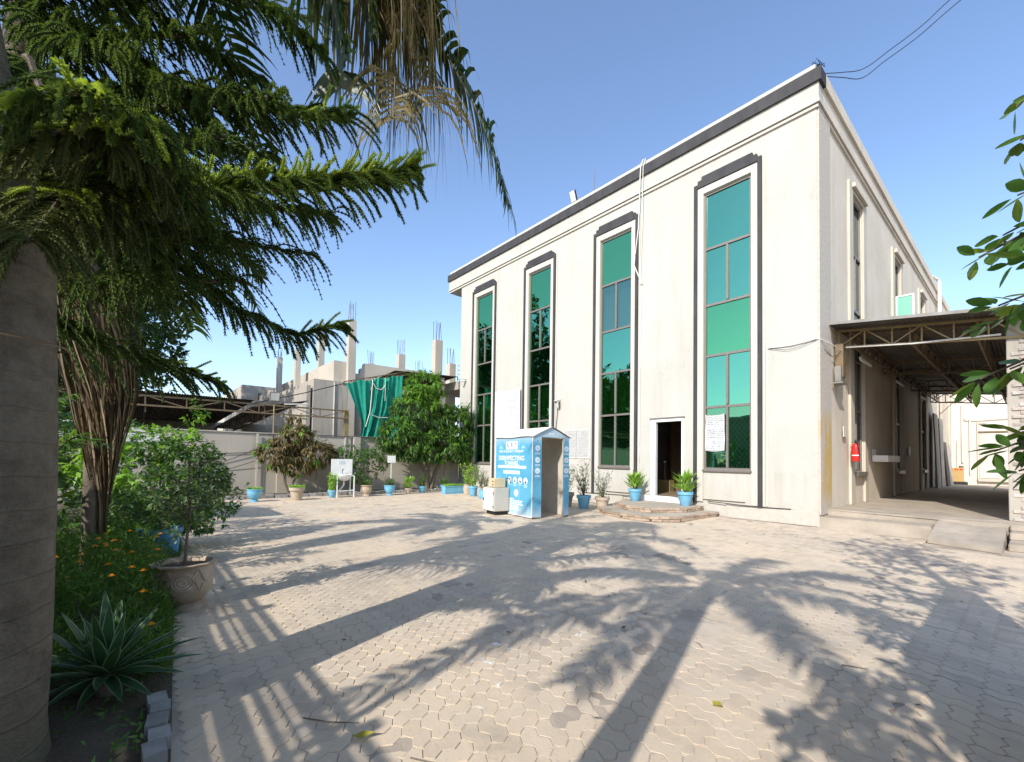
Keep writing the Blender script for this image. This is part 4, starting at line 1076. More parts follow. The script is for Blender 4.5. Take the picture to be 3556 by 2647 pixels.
far_b = thing('distant_block', 'pale distant building with small paired windows behind the shed', 'building', (-58,10,0))
mk('wall', wall_holes(-78,-45,0,7.7,[(x+o,x+o+.5,6.35,6.95) for x in (-73,-66,-60,-54,-49) for o in (0,.9)], lambda u,v,d:(u,6.95+d,v), .3), M['concrete_pale'], far_b)
mk('wall', wall_holes(6.95,15,0,7.7,[(y,y+.5,6.5,7.05) for y in (8.2,9.6,11)], lambda u,v,d:(-45-d,u,v), .3), M['concrete'], far_b)
mk('roof', MB().box(-78,-45.31,7.26,15,7.4,7.69), M['concrete'], far_b)

# second tin roof, its edge beam and the green shade net
sh2 = thing('tin_lean_to', 'tin lean to roof on a steel edge beam behind the big leafy tree', 'shed', (-22,11,0))
V=[(-20.45,9.7,5.72),(-20.45,13.3,5.92),(-24.5,13.3,5.6),(-24.5,9.7,5.4)]
corrugated('roof_sheet', -24.5,-20.3,9.6,13.3, lambda x,y: 5.78+.05*(y-9.7)+.06*(x+20.4), .08,.014, M['tin_dark'], sh2, 'x')
t = MB(); truss(t,(-20.4,7.15,4.93),(-20.4,10.4,5.86),.16,7,.05,.03); mk('edge_beam', t, M['steel'], sh2)
mk('post', MB().box(-20.6,-20.4,12.3,12.5,0,5.8), M['concrete'], sh2); mk('shade_back', MB().box(-24.6,-24.5,9.6,14,0,5.3), M['tin_dark'], sh2)  # the dark rear wall stands in for the shaded opening under the roof
def netmat():
    m, nt, out = nodes_of('green_shade_net')
    n = noise(nt, 3, 4); col = mixc(nt, ramp(nt, n, .3, .7), (.018,.30,.20), (.03,.38,.265))
    p = principled(nt, col, .7, 0, .2, noise(nt, 120, 2), .2, .01); tr = nt.nodes.new('ShaderNodeBsdfTranslucent'); tr.inputs[0].default_value=(.02,.30,.2,1)
    mx = nt.nodes.new('ShaderNodeMixShader'); mx.inputs[0].default_value=.3; nt.links.new(p.outputs[0],mx.inputs[1]); nt.links.new(tr.outputs[0],mx.inputs[2]); nt.links.new(mx.outputs[0],out.inputs[0]); return m
M['net'] = netmat()
net = thing('shade_net', 'green shade net hanging in folds from the lean to edge beam', 'net', (-20.3,8.5,2.4))
def netpart(name, yl, yr, n=26, m=22, ph=0, xoff=0):
    V=[];F=[]
    for j in range(m+1):
        t_=j/m; a=yl(t_); b=yr(t_)
        for i in range(n+1):
            u_=i/n; y=a+(b-a)*u_; ztop=4.88+.253*(y-7.2) if y>7.2 else 4.88
            ztop = 4.88+.253*(yl(0)+(yr(0)-yl(0))*u_-7.2)
            z=ztop*(1-t_)+2.42*t_ - .05*math.sin(PI*u_*3)*(1-t_)
            V.append((-20.3+xoff+.10*math.sin(u_*11+ph+t_*2)*(.3+t_)+.03*math.sin(u_*27+t_*5), y, z))
    for j in range(m):
        for i in range(n): F.append((j*(n+1)+i,j*(n+1)+i+1,(j+1)*(n+1)+i+1,(j+1)*(n+1)+i))
    return mk(name, MB().add(V,F), M['net'], net, True)
pl_ = lambda pts: (lambda t_: float(np.interp(t_, [p[0] for p in pts], [p[1] for p in pts])))
netpart('net_panel', pl_([(0,7.2),(.6,7.85),(.8,8.02),(1,7.95)]), pl_([(0,8.42),(.6,8.35),(.85,8.12),(1,8.05)]))
netpart('net_panel', pl_([(0,8.40),(.5,8.30),(1,7.95)]), pl_([(0,9.1),(.5,8.95),(1,8.7)]), 18, 22, 2, .06)
netpart('net_panel', pl_([(0,9.02),(.5,8.9),(1,8.45)]), pl_([(0,10.0),(1,10.1)]), 18, 22, 4, .0)
mk('white_hem', MB().tube([(-20.16,8.42,5.15),(-20.12,8.36,4.3),(-20.1,8.3,3.6),(-20.08,8.1,2.9)], .022, 5).tube([(-20.16,8.44,5.0),(-20.14,8.6,4.75),(-20.14,8.85,4.72),(-20.16,9.05,4.95)], .02, 5).tube([(-20.14,8.35,3.5),(-20.1,8.7,3.38),(-20.1,9.2,3.4)], .02, 5).tube([(-20.16,9.06,5.3),(-20.14,9.05,4.2)], .015, 5), M['pipe'], net, True)
tag(mk('span_wire', MB().tube([(-20.2,3.4,3.55),(-20.3,5.4,4.2),(-20.35,7.2,4.86)], .02, 5), M['cable']), 'thick wire rising from the shed roof to the green net', 'wire')

lp = thing('floodlight_pole', 'floodlight on a thin rusty pole behind the boundary wall', 'floodlight', (-19.0,4.02,2.2))
mk('pole', MB().tube([(-19.0,4.02,.0),(-19.0,4.02,3.62)], .028, 8), M['steel_yel'], lp, True)
mk('housing', MB().bar((-18.98,4.02,3.58),(-18.9,4.02,3.95),.36,.12,(1,0,0)), M['tin'], lp, bevel=.015)
mk('lamp_glass', MB().bar((-18.915,4.02,3.63),(-18.845,4.02,3.90),.29,.03,(1,0,0)), M['pipe'], lp)

# ------------------------------------------------------------------ beds and kerbs
struct(mk('planting_bed', MB().add([(-17.42,1.1,.05),(-17.42,12.3,.05),(XB+.0,12.3,.06),(XB+.0,1.0,.06)],[(0,1,2,3)][::-1]), M['bedsoil']))
edge = [(-2.2,.14),(-3.0,.19),(-5.0,.30),(-7.0,.46),(-10,.67),(-14,.95),(-18.8,1.28)]
V=[];F=[]
for i,(x,y) in enumerate(edge):
    V += [(x,y,.008),(x,y-.35,.035),(x,y-1.5,.05),(x,-3.4,.05),(x,-9,.05)]
    if i:
        for j in range(4): F.append(((i-1)*5+j,i*5+j,i*5+j+1,(i-1)*5+j+1))
struct(mk('garden_bed', MB().add(V,F), M['bedsoil'], None, True))
kb = thing('bed_kerb', 'row of broken concrete kerb stones along the boundary wall bed', 'kerb', (-17.48,6,0))
kme = bpy.data.meshes.new('kerb_stone'); _b = MB().box(-.075,.075,-.105,.105,0,.135); kme.from_pydata(_b.v,[],_b.f); kme.update(); kme.materials.append(M['kerb'])
y=1.25
while y < 11.9:
    o = bpy.data.objects.new('kerb_stone', kme); COL.objects.link(o); o.parent = kb
    s_=random.uniform(.85,1.15); o.location=(random.uniform(-.025,.025), y-6, -.02+random.uniform(0,.02)); o.rotation_euler=(random.uniform(-.06,.06),random.uniform(-.1,.1),random.uniform(-.1,.1)); o.scale=(1,s_,random.uniform(.8,1.1)); y += .215*s_+.012
kb2 = thing('near_kerb', 'short row of grey kerb bricks in front of the spiky rosette plant', 'kerb', (-3.1,.15,0))
for k in range(5):
    o = bpy.data.objects.new('kerb_stone', kme); COL.objects.link(o); o.parent = kb2
    o.location=(.30-.148*k, -.03+.006*k+random.uniform(-.012,.012), -.045+random.uniform(0,.02)); o.rotation_euler=(random.uniform(-.07,.07),random.uniform(-.05,.05),PI/2+random.uniform(-.12,.12)); o.scale=(.62,.66,.85)

# ------------------------------------------------------------------ hand wash station and little sign
hw = thing('hand_wash_station', 'free standing white hand wash basin with a back board and leg frame', 'wash basin', (-16.84,5.92,0))
X0=-16.85
mk('back_board', MB().box(X0-.02,X0,5.53,6.32,.80,1.41), M['whitepaint'], hw, bevel=.005)
M['plaque'] = printmat('plaque_print',(.55,.6,.63),(.12,.13,.15),5,6,.42,.9)
mk('plaque', MB().box(X0+.001,X0+.006,5.81,6.03,1.22,1.34), M['plaque'], hw)
lg=MB()
for y_ in (5.62,6.24): lg.bar((X0+.42,y_,0),(X0+.42,y_,.80),.035).bar((X0+.02,y_,0),(X0+.02,y_,.80),.035)
lg.bar((X0+.42,5.62,.25),(X0+.42,6.24,.25),.025).bar((X0+.02,5.62,.25),(X0+.42,5.62,.25),.025).bar((X0+.02,6.24,.25),(X0+.42,6.24,.25),.025).bar((X0+.42,5.62,.79),(X0+.42,6.24,.79),.03)
mk('leg_frame', lg, M['whitepaint'], hw)
bz=MB(); nn=20
for rr,z_,q in ((.02,.60,0),(.12,.62,0),(.2,.70,0),(.255,.80,0),(.27,.845,0),(.25,.845,0),(.18,.76,0),(.05,.70,0)):
    for i in range(nn): bz.v.append((X0+.24+rr*.85*math.cos(2*PI*i/nn), 5.93+rr*1.15*math.sin(2*PI*i/nn), z_))
for j in range(7):
    for i in range(nn): bz.f.append((j*nn+i,j*nn+(i+1)%nn,(j+1)*nn+(i+1)%nn,(j+1)*nn+i))
mk('basin', bz, M['whitepaint'], hw, True)
mk('tap', MB().tube([(X0+.05,5.93,.86),(X0+.05,5.93,1.0),(X0+.09,5.93,1.04),(X0+.15,5.93,1.03),(X0+.16,5.93,.99)], .014, 8), M['steel'], hw, True)
mk('waste_pipe', MB().tube([(X0+.22,5.93,.62),(X0+.22,5.93,.45),(X0+.2,5.82,.3),(X0+.18,5.72,.15),(X0+.18,5.7,.02)], .03, 8), M['pipe'], hw, True)
sg = thing('small_sign', 'small blank white board on a thin stick among the pots', 'sign', (-17.0,7.97,0))
mk('stake', MB().bar((-17.0,7.97,0),(-17.0,7.97,1.3),.03), M['pipe'], sg); mk('board', MB().box(-16.985,-16.97,7.80,8.14,1.28,1.57), M['whitepaint'], sg)
# ------------------------------------------------------------------ vegetation tools
def U(a):
    a = np.asarray(a, float); return a/np.maximum(1e-9, np.linalg.norm(a, axis=-1, keepdims=True))
def leaf_np(P, D, N, L, W, fold=.15, bend=.15):
    P = np.asarray(P, float); D = U(D); n = len(P)
    Sd = U(np.cross(D, N)); Nn = np.cross(Sd, D)
    L = np.broadcast_to(L, n)[:,None]; W = np.broadcast_to(W, n)[:,None]
    b = P; mid = P + D*L*.45 - Nn*W*fold - Nn*L*bend*.25
    l = P + D*L*.42 + Sd*W*.5 - Nn*L*bend*.2; r = P + D*L*.42 - Sd*W*.5 - Nn*L*bend*.2; t = P + D*L - Nn*L*bend
    V = np.stack([b,l,t,r,mid],1).reshape(-1,3)
    o = (np.arange(n)*5)[:,None,None]
    F = (o+np.array([[0,4,1],[1,4,2],[0,3,4],[3,2,4]])[None]).reshape(-1,3)
    return V, F
class LC:
    def __init__(s): s.V=[]; s.F=[]; s.n=0
    def add(s, V, F):
        s.V.append(V); s.F.append(np.asarray(F)+s.n); s.n += len(V)
    def build(s, name, m, parent=None, smooth=False):
        return mknp(name, np.concatenate(s.V), np.concatenate(s.F), m, parent, smooth)
def rdir(n): return U(RNG.normal(size=(n,3)))
def lump(P):  # cheap 3-d lumpiness, used to break crowns into clumps and gaps
    return np.sin(P[:,0]*2.7+1.3)*np.sin(P[:,1]*3.1+.4)*np.sin(P[:,2]*2.9+2.1)+.5*np.sin(P[:,0]*6.3)*np.sin(P[:,1]*5.7+1)*np.sin(P[:,2]*6.1)
def rosettes(lc, C, O, k, L, W, droop=.5, spread=.9, fold=.15, bend=.2, jit=.3, rnd=False):
    n = len(C)
    P = np.repeat(C, k, 0); Od = np.repeat(O, k, 0)
    R = rdir(n*k); D = U(Od*.55 + R*spread + np.array([0,0,-droop]))
    N = U(np.array([0,0,1.])+.5*rdir(n*k)+.4*Od)
    l = L*RNG.uniform(1-jit,1+jit,n*k); w = W*RNG.uniform(1-jit,1+jit,n*k)
    V, F = (leaf_round if rnd else leaf_np)(P + D*.02, D, N, l, w, fold, bend); lc.add(V, F)
def shell(c, r, n, lo=.55, gap=-.25):
    d = rdir(n*2); rad = RNG.uniform(lo,1,(n*2,1))**.6
    P = np.array(c)+d*rad*np.array(r)
    P_ok = lump(P*1.0) > gap
    P, d = P[P_ok][:n], d[P_ok][:n]
    return P, d
def leaf_round(P, D, N, L, W, fold=.12, bend=.18):
    '''fuller oval leaf for plants close to the camera'''
    P = np.asarray(P, float); D = U(D); n = len(P); Sd = U(np.cross(D, N)); Nn = np.cross(Sd, D)
    L = np.broadcast_to(L, n)[:,None]; W = np.broadcast_to(W, n)[:,None]; R = []
    for t, w in ((0,.04),(.16,.5),(.38,.92),(.6,1.0),(.8,.72),(.93,.36),(1,.02)):
        c = P + D*L*t - Nn*L*bend*t*t
        R += [c + Sd*W*w*.5, c - Nn*W*fold*w, c - Sd*W*w*.5]
    V = np.stack(R,1).reshape(-1,3); o = (np.arange(n)*21)[:,None,None]; q = []
    for i in range(6):
        for j in range(2): q.append([i*3+j,i*3+j+1,i*3+j+4,i*3+j+3])
    Q = (o+np.array(q)[None]).reshape(-1,4)
    return V, np.concatenate([Q[:,[0,1,2]],Q[:,[0,2,3]]])
LM = {}
LM['mango'] = leafmat('mango_leaf', (.05,.11,.022), (.085,.175,.033), (.14,.25,.04), .32, .35)
LM['mango_new'] = leafmat('young_mango_leaf', (.18,.34,.035), (.13,.27,.03), None, .4, .4)
LM['dry_mango'] = leafmat('withered_leaf', (.17,.115,.045), (.11,.095,.035), (.24,.19,.06), .25, .6)
LM['shrub'] = leafmat('shrub_leaf', (.06,.14,.033), (.10,.205,.043), (.17,.28,.06), .35, .4)
LM['lime'] = leafmat('lime_leaf', (.22,.42,.045), (.30,.50,.07), None, .4, .45)
LM['pot_shrub'] = leafmat('small_oval_leaf', (.05,.10,.032), (.085,.15,.045), (.17,.24,.07), .3, .4)
LM['feather'] = leafmat('feathery_leaf', (.055,.125,.018), (.09,.18,.025), None, .4, .6)
LM['pine'] = leafmat('pine_needle', (.070,.112,.032), (.112,.162,.045), None, .35, .6, .15)
LM['pine_new'] = leafmat('young_sunlit_pine_needle', (.42,.52,.09), (.29,.37,.075), None, .4, .55, .2)  # young green, painted brighter to carry the sunlight on the branch
LM['pine_old'] = leafmat('brown_pine_needle', (.115,.12,.045), (.09,.115,.04), None, .25, .7, .1)
LM['palm'] = leafmat('palm_leaflet', (.035,.07,.016), (.06,.10,.022), (.14,.10,.03), .25, .4)
LM['palm_dry'] = leafmat('dry_palm_leaflet', (.24,.18,.09), (.11,.10,.035), (.34,.29,.19), .35, .7, .15)
LM['straw'] = leafmat('dead_frond_strip', (.19,.135,.08), (.075,.055,.033), (.30,.23,.15), .15, .8, .1)
LM['bigleaf'] = leafmat('glossy_broad_leaf', (.09,.19,.045), (.13,.25,.055), (.26,.33,.07), .45, .35, .4)
LM['refl'] = leafmat('distant_leaf', (.03,.07,.015), (.055,.11,.022), None, .25, .5)
LM['flower'] = leafmat('orange_petal', (.80,.30,.01), (.85,.42,.02), None, .3, .6)

def limbs(pts_list, m, parent, name='trunk', n=7):
    mb = MB()
    for pts, rad in pts_list: mb.tube(pts, rad, n)
    return mk(name, mb, m, parent, True)

# ------------------------------------------------------------------ the big mango tree by the left end of the building
def leafy(name, label, cat, base, trunk, lobes, k, L, W, mats, droop, group=None, new_top=None, spread=.9):
    t = thing(name, label, cat, base, group)
    limbs(trunk, M['bark'], t)
    lc, lc2 = LC(), LC()
    for c, r, n in lobes:
        P, d = shell(c, r, n)
        if new_top is not None:
            s_ = (P[:,2] > new_top) & (RNG.random(len(P)) < .75) | (RNG.random(len(P)) < .13)
            if s_.any(): rosettes(lc2, P[s_], d[s_], k, L*.95, W, droop, spread)
            P, d = P[~s_], d[~s_]
        if len(P): rosettes(lc, P, d, k, L, W, droop, spread)
    lc.build('crown', mats[0], t)
    if lc2.n: lc2.build('young_foliage', mats[1], t)
    return t
bx_, by_ = -18.0, 10.3
leafy('mango_tree', 'big dense dark green leafy tree against the boundary wall beside the building', 'tree', (bx_,by_,.05),
  [([(bx_,by_-.1,0),(bx_+.05,by_-.15,.7),(bx_+.1,by_-.6,1.5),(bx_,by_-.9,2.4)],[.13,.11,.08,.05]),([(bx_+.05,by_+.05,0),(bx_+.1,by_+.3,.9),(bx_,by_+.9,1.9),(bx_,by_+1.4,2.7)],[.11,.09,.07,.04]),([(bx_+.05,by_-.1,.5),(bx_+.15,by_,1.8),(bx_,by_+.1,3.4),(bx_,by_-.3,4.6)],[.09,.08,.06,.03]),([(bx_+.3,by_+.45,0),(bx_+.35,by_+.6,.8),(bx_+.3,by_+.75,1.7)],[.035,.03,.025])],
  [((bx_,by_-.35,3.6),(1.0,1.5,1.25),330),((bx_,by_-.3,4.7),(.75,.85,.85),180),((bx_+.1,by_+1.0,2.9),(.9,1.3,1.15),300),((bx_+.2,by_-1.3,2.5),(.9,1.25,1.0),250),((bx_+.3,by_+.2,2.1),(1.0,2.0,.75),260),((bx_+.2,by_+1.7,3.5),(.6,.6,.7),60),((bx_+.2,by_+1.6,2.0),(.7,.8,.6),70)],
  10, .29, .062, (LM['mango'],LM['mango_new']), .85, new_top=3.9)
bx_, by_ = -18.0, 4.55
leafy('withered_tree', 'small tree with drooping brown withered leaves before the boundary wall', 'tree', (bx_,by_,.05),
  [([(bx_,by_-.1,0),(bx_+.02,by_-.3,.45),(bx_,by_-.32,.8),(bx_,by_-.7,1.4)],[.055,.05,.045,.03]),([(bx_,by_-.1,.35),(bx_,by_+.05,.65),(bx_,by_+.15,1.0),(bx_,by_+.3,1.9),(bx_,by_,2.7)],[.045,.04,.035,.03,.015]),([(bx_+.2,by_+.95,0),(bx_+.15,by_+.75,.5),(bx_+.1,by_+.8,1.0),(bx_+.1,by_+.7,1.6)],[.03,.028,.025,.02])],
  [((bx_,by_-.55,1.65),(.5,.75,.55),110),((bx_,by_+.55,1.7),(.55,1.0,.55),150),((bx_,by_+.1,2.15),(.5,.75,.6),95),((bx_,by_+.0,2.75),(.3,.33,.35),24),((bx_+.1,by_+.1,1.15),(.4,.6,.3),30)],
  10, .26, .06, (LM['dry_mango'],LM['mango_new']), 1.1, new_top=9)
bx_, by_ = -17.9, 7.1
leafy('round_shrub', 'dense dark green rounded shrub behind the hand wash basin', 'shrub', (bx_,by_,.05),
  [([(bx_,by_,0),(bx_,by_,.8)],[.04,.02])], [((bx_,by_,1.15),(.55,1.05,.75),260),((bx_,by_-.55,1.5),(.4,.55,.5),110),((bx_+.1,by_+.6,1.45),(.4,.6,.55),110),((bx_,by_+.3,2.0),(.2,.35,.3),14)], 8, .10, .045, (LM['shrub'],LM['lime']), .2)

# ------------------------------------------------------------------ potted plants
def pot_geo(kind):
    if kind == 'bowl': return [(.10,0),(.12,.0),(.12,.03),(.085,.055),(.15,.12),(.20,.22),(.21,.32),(.205,.35),(.225,.355),(.225,.395),(.19,.395),(.18,.33)], 22
    if kind == 'taper': return [(.145,0),(.15,.02),(.195,.30),(.225,.305),(.23,.40),(.20,.40),(.19,.35)], 20
    if kind == 'bluetaper': return [(.11,0),(.12,.01),(.165,.27),(.19,.275),(.19,.345),(.165,.345),(.155,.30)], 20
    if kind == 'belly': return [(.12,0),(.135,.01),(.13,.05),(.11,.07),(.175,.16),(.19,.25),(.175,.32),(.17,.34),(.205,.355),(.21,.385),(.18,.385),(.165,.33)], 22
    if kind == 'small': return [(.075,0),(.085,.01),(.115,.18),(.13,.185),(.13,.225),(.11,.225),(.105,.19)], 16
    if kind == 'vase': return [(.13,0),(.145,.02),(.14,.05),(.165,.15),(.165,.28),(.14,.36),(.155,.40),(.17,.42),(.145,.42),(.13,.37)], 18
POTM = {}
def put_pot(t, kind, m):
    key = (kind, m.name)
    if key not in POTM:
        prof, n = pot_geo(kind); mb = MB(); mb.lathe(prof[:-2], n); 
        me = bpy.data.meshes.new('pot'); mb2 = MB(); vs = []
        for r, z in prof:
            for k in range(n): vs.append((r*math.cos(2*PI*k/n), r*math.sin(2*PI*k/n), z))
        fs = [(i*n+k, i*n+(k+1)%n, (i+1)*n+(k+1)%n, (i+1)*n+k) for i in range(len(prof)-1) for k in range(n)]+[tuple(range(n-1,-1,-1))]
        me.from_pydata(vs, [], fs); me.update(); shade(me, True); me.materials.append(m)
        ms = bpy.data.meshes.new('soil'); rr, zz = prof[-1]
        ms.from_pydata([(rr*1.06*math.cos(2*PI*k/n), rr*1.06*math.sin(2*PI*k/n), zz+.02) for k in range(n)], [], [tuple(range(n))]); ms.update(); ms.materials.append(M['soil'])
        POTM[key] = (me, ms, zz+.02)
    me, ms, zz = POTM[key]
    link('pot', me, m, t); link('soil', ms, M['soil'], t)
    return zz

def plant(t, z0, kind, s_=1.0):
    lc = LC(); name = 'foliage'; m = LM['shrub']
    if kind == 'cover':
        n = 420; a = RNG.uniform(0,2*PI,n); r = .2*s_*np.sqrt(RNG.random(n))
        P = np.stack([r*np.cos(a), r*np.sin(a), z0+.07*RNG.random(n)],1); D = U(np.stack([np.cos(a)*.5,np.sin(a)*.5,RNG.uniform(.1,1,n)],1)+.4*rdir(n))
        lc.add(*leaf_np(P, D, rdir(n), .055, .022)); m = LM['lime']
    elif kind == 'broad':      # upright lance shaped leaves
        n = 80; a = RNG.uniform(0,2*PI,n); r = .13*np.sqrt(RNG.random(n)); tilt = RNG.uniform(.1,.95,n)
        P = np.stack([r*np.cos(a), r*np.sin(a), z0+RNG.uniform(0,.34,n)],1); D = U(np.stack([np.cos(a)*tilt,np.sin(a)*tilt,np.ones(n)],1)+.25*rdir(n))
        lc.add(*leaf_np(P, D, np.stack([-np.cos(a),-np.sin(a),.6*np.ones(n)],1), .24*s_*RNG.uniform(.6,1.3,n), .06*s_, .25, .25)); m = LM['lime']
        sm = MB()
        for k in range(9): sm.tube([(.03*math.cos(k),.03*math.sin(k),z0-.02),(.07*math.cos(k*1.7),.07*math.sin(k*1.7),z0+.3)], [.010,.007], 5)
        mk('stem', sm, LM['straw'], t)
    elif kind == 'spiky':
        n = 60; a = RNG.uniform(0,2*PI,n); tl_ = RNG.uniform(.1,1.6,n)
        P = np.stack([.02*np.cos(a), .02*np.sin(a), z0+.03*np.ones(n)],1); D = U(np.stack([np.cos(a)*tl_,np.sin(a)*tl_,np.ones(n)],1))
        lc.add(*leaf_np(P, D, np.stack([-np.cos(a),-np.sin(a),np.ones(n)],1), .32*s_, .03, .2, .12)); m = LM['shrub']
    else:                       # bush / twig: thin branching stems with leaves
        sm = MB(); tips = []; nst = {'bush':9,'twig':10,'tall':8,'aglaia':6}[kind]
        H = {'bush':.55,'twig':.75,'tall':.8,'aglaia':.55}[kind]*s_
        for k in range(nst):
            a = 2*PI*k/nst+RNG.uniform(-.4,.4); sp = RNG.uniform(.05,.28)*s_*(1.25 if kind=='twig' else 1); h = H*RNG.uniform(.6,1)
            p0 = np.array((0,0,z0-.02)); p1 = np.array((sp*.4*math.cos(a), sp*.4*math.sin(a), z0+h*.45)); p2 = np.array((sp*math.cos(a), sp*math.sin(a), z0+h))
            sm.tube([p0,p1,p2],[.011,.007,.003],5)
            for q in np.linspace(.25,1,7 if kind!='twig' else 6):
                c = (p0*(1-q)**2+2*p1*q*(1-q)+p2*q*q) if False else (p0+(p1-p0)*min(1,q*2) if q<.5 else p1+(p2-p1)*(q*2-1))
                tips.append(c+RNG.normal(size=3)*.035)
                if kind == 'twig':
                    e = c+np.array((*RNG.uniform(-.12,.12,2),RNG.uniform(.02,.12))); sm.tube([c,e],[.004,.002],4); tips.append(e)
        tips = np.array(tips); tips = tips[tips[:,2]>z0+.05*s_]
        O = U(tips-np.array((0,0,z0+H*.4)))
        kk, l_, w_ = {'bush':(7,.075,.035),'twig':(3,.075,.022),'tall':(6,.085,.034),'aglaia':(6,.12,.06)}[kind]
        rosettes(lc, tips, O, kk, l_*s_**.5, w_*s_**.5, .05, .9)
        m = {'bush':LM['shrub'],'twig':LM['pot_shrub'],'tall':LM['lime'],'aglaia':LM['lime']}[kind]
        mk('stem', sm, M['bark'], t)
    lc.build(name, m, t)
def potted(label, loc, pk, pm, kind, s_=1.0, ps=1.0, rz=None):
    t = thing('potted_plant', label, 'potted plant', loc, 'potted plants around the yard', local=True)
    z0 = put_pot(t, pk, pm)
    plant(t, z0, kind, s_/ps)
    t.scale = (ps,ps,ps); t.rotation_euler = (0,0,RNG.uniform(0,6) if rz is None else rz)
    return t
BL, CL = M['bluepot'], M['clay']
potted('round blue pot of low green ground cover, leftmost of the pots along the wall', (-16.35,2.97,0), 'bowl', BL, 'cover', 1.1, 1.05)
potted('large beige tapered pot of low green ground cover under the withered tree', (-16.2,4.2,0), 'taper', CL, 'cover', 1.15, 1.1)
potted('small blue pot with a lime leaved cane plant left of the hand wash basin', (-16.6,5.5,0), 'bluetaper', M['bluepot'], 'aglaia', 1.15, .8)
potted('beige urn with short spiky grass just right of the hand wash basin', (-16.6,6.78,0), 'belly', CL, 'spiky', .8, 1.1)
potted('blue bowl pot with a reddish leafed plant below the small white sign', (-16.55,7.72,0), 'bowl', BL, 'bush', .6, 1.0)
potted('smallest beige pot with one broad leaved plant along the wall', (-16.8,8.65,0), 'small', CL, 'broad', 1.0, 1.05)
potted('small blue pot with a bushy plant in front of the big tree', (-16.9,9.35,0), 'bluetaper', BL, 'bush', .85, .85)
potted('small blue pot with a stiff spiky rosette right of the big tree', (-16.85,10.4,0), 'bluetaper', M['bluepot_d'], 'spiky', 1.25, .95)
potted('tall beige vase pot with a lime green upright bush near the building end', (-15.25,10.55,0), 'vase', CL, 'tall', 1.1, 1.05)
potted('blue tapered pot with a lime green upright bush near the building end', (-14.55,10.35,0), 'bluetaper', BL, 'tall', 1.15, 1.15)
potted('beige belly pot with a thin leafless looking twiggy plant near the booth', (-14.1,10.4,0), 'vase', CL, 'twig', 1.1, .95)
potted('grey beige pot with a small shrub partly hidden behind the booth', (-9.8,10.65,0), 'taper', M['clay_dirty'], 'twig', 1.15, 1.15)
potted('blue pot with a wide airy shrub between the booth and the steps', (-9.12,10.72,0), 'bluetaper', BL, 'twig', 1.35, 1.2)
potted('beige tapered pot with an airy green shrub left of the steps', (-8.55,10.92,.0), 'taper', CL, 'twig', 1.1, .98)
potted('blue pot of upright broad leaves on the steps left of the doorway', (-8.12,12.0,.252), 'bluetaper', BL, 'broad', 1.25, 1.1)
potted('blue pot of bright lime broad leaves on the steps right of the doorway', (-6.46,12.02,.252), 'bluetaper', BL, 'broad', 1.25, 1.15)
# rectangular planters
for lab, (x,y), L_, kd in (('long blue rectangular planter of low green ground cover', (-15.95,10.3), .95, 'cover'), ('short blue square planter with a dry twiggy plant beside the booth', (-13.55,10.2), .42, 'twig')):
    t = thing('planter_box', lab, 'planter', (x,y,0), 'potted plants around the yard', local=True)
    b = MB(); hw_, hy = .15, L_/2
    b.box(-hw_,hw_,-hy,hy,.02,.06).box(-hw_,-hw_+.02,-hy,hy,.061,.30).box(hw_-.02,hw_,-hy,hy,.061,.30).box(-hw_+.021,hw_-.021,-hy,-hy+.02,.061,.30).box(-hw_+.021,hw_-.021,hy-.02,hy,.061,.30).box(-hw_-.02,hw_+.02,-hy-.02,hy+.02,.0,.018)
    mk('box', b, M['bluepot'], t, bevel=.006); mk('rim', MB().box(-hw_-.015,-hw_+.03,-hy-.015,hy+.015,.302,.335).box(hw_-.03,hw_+.015,-hy-.015,hy+.015,.302,.335).box(-hw_+.031,hw_-.031,-hy-.015,-hy+.03,.302,.335).box(-hw_+.031,hw_-.031,hy-.03,hy+.015,.302,.335), M['bluepot'], t)
    mk('soil', MB().quad((-.13,-hy+.02,.28),(.13,-hy+.02,.28),(.13,hy-.02,.28),(-.13,hy-.02,.28)), M['soil'], t)
    if kd == 'cover':
        lc = LC(); n = 900; P = np.stack([RNG.uniform(-.15,.15,n),RNG.uniform(-hy,hy,n),RNG.uniform(.28,.40,n)],1); lc.add(*leaf_np(P, U(rdir(n)+np.array((0,0,.7))), rdir(n), .06, .022)); lc.build('foliage', LM['lime'], t)
    else: plant(t, .29, 'twig', .8)

# the big urn in the foreground with its sparse shrub
ur = thing('urn_pot', 'large weathered buff urn with a scalloped rim and a round relief, in the foreground', 'pot', (-5.46,.40,0))
prof = [(.20,0),(.225,.005),(.225,.05),(.17,.075),(.20,.10),(.25,.17),(.27,.26),(.262,.36),(.255,.43),(.265,.455),(.30,.47),(.305,.485),(.26,.49),(.245,.43)]
prof = [(r*.9,z*.93) for r,z in prof]
um = MB(); n=40; vs=[]
for r,z in prof:
    for k in range(n):
        t_=2*PI*k/n; rr = r*(1+(.035*math.sin(14*t_) if z>.43 and r>.255 else 0)); vs.append((-5.46+rr*math.cos(t_), .40+rr*math.sin(t_), z))
um.add(vs, [(i*n+k, i*n+(k+1)%n, (i+1)*n+(k+1)%n, (i+1)*n+k) for i in range(len(prof)-1) for k in range(n)]+[tuple(range(n-1,-1,-1))])
mk('body', um, M['clay_dirty'], ur, True)
def onurn(a, z, off=.004):
    r = float(np.interp(z, [p[1] for p in prof[5:9]], [p[0] for p in prof[5:9]]))+off
    return (-5.46+r*math.cos(a), .40+r*math.sin(a), z)
rel = MB(); a0 = -.12
for rr in (.085,.06,.03): rel.tube([onurn(a0+rr/.24*math.cos(t_), .295+rr*math.sin(t_)*.9) for t_ in np.linspace(0,2*PI,21)], .008, 5)
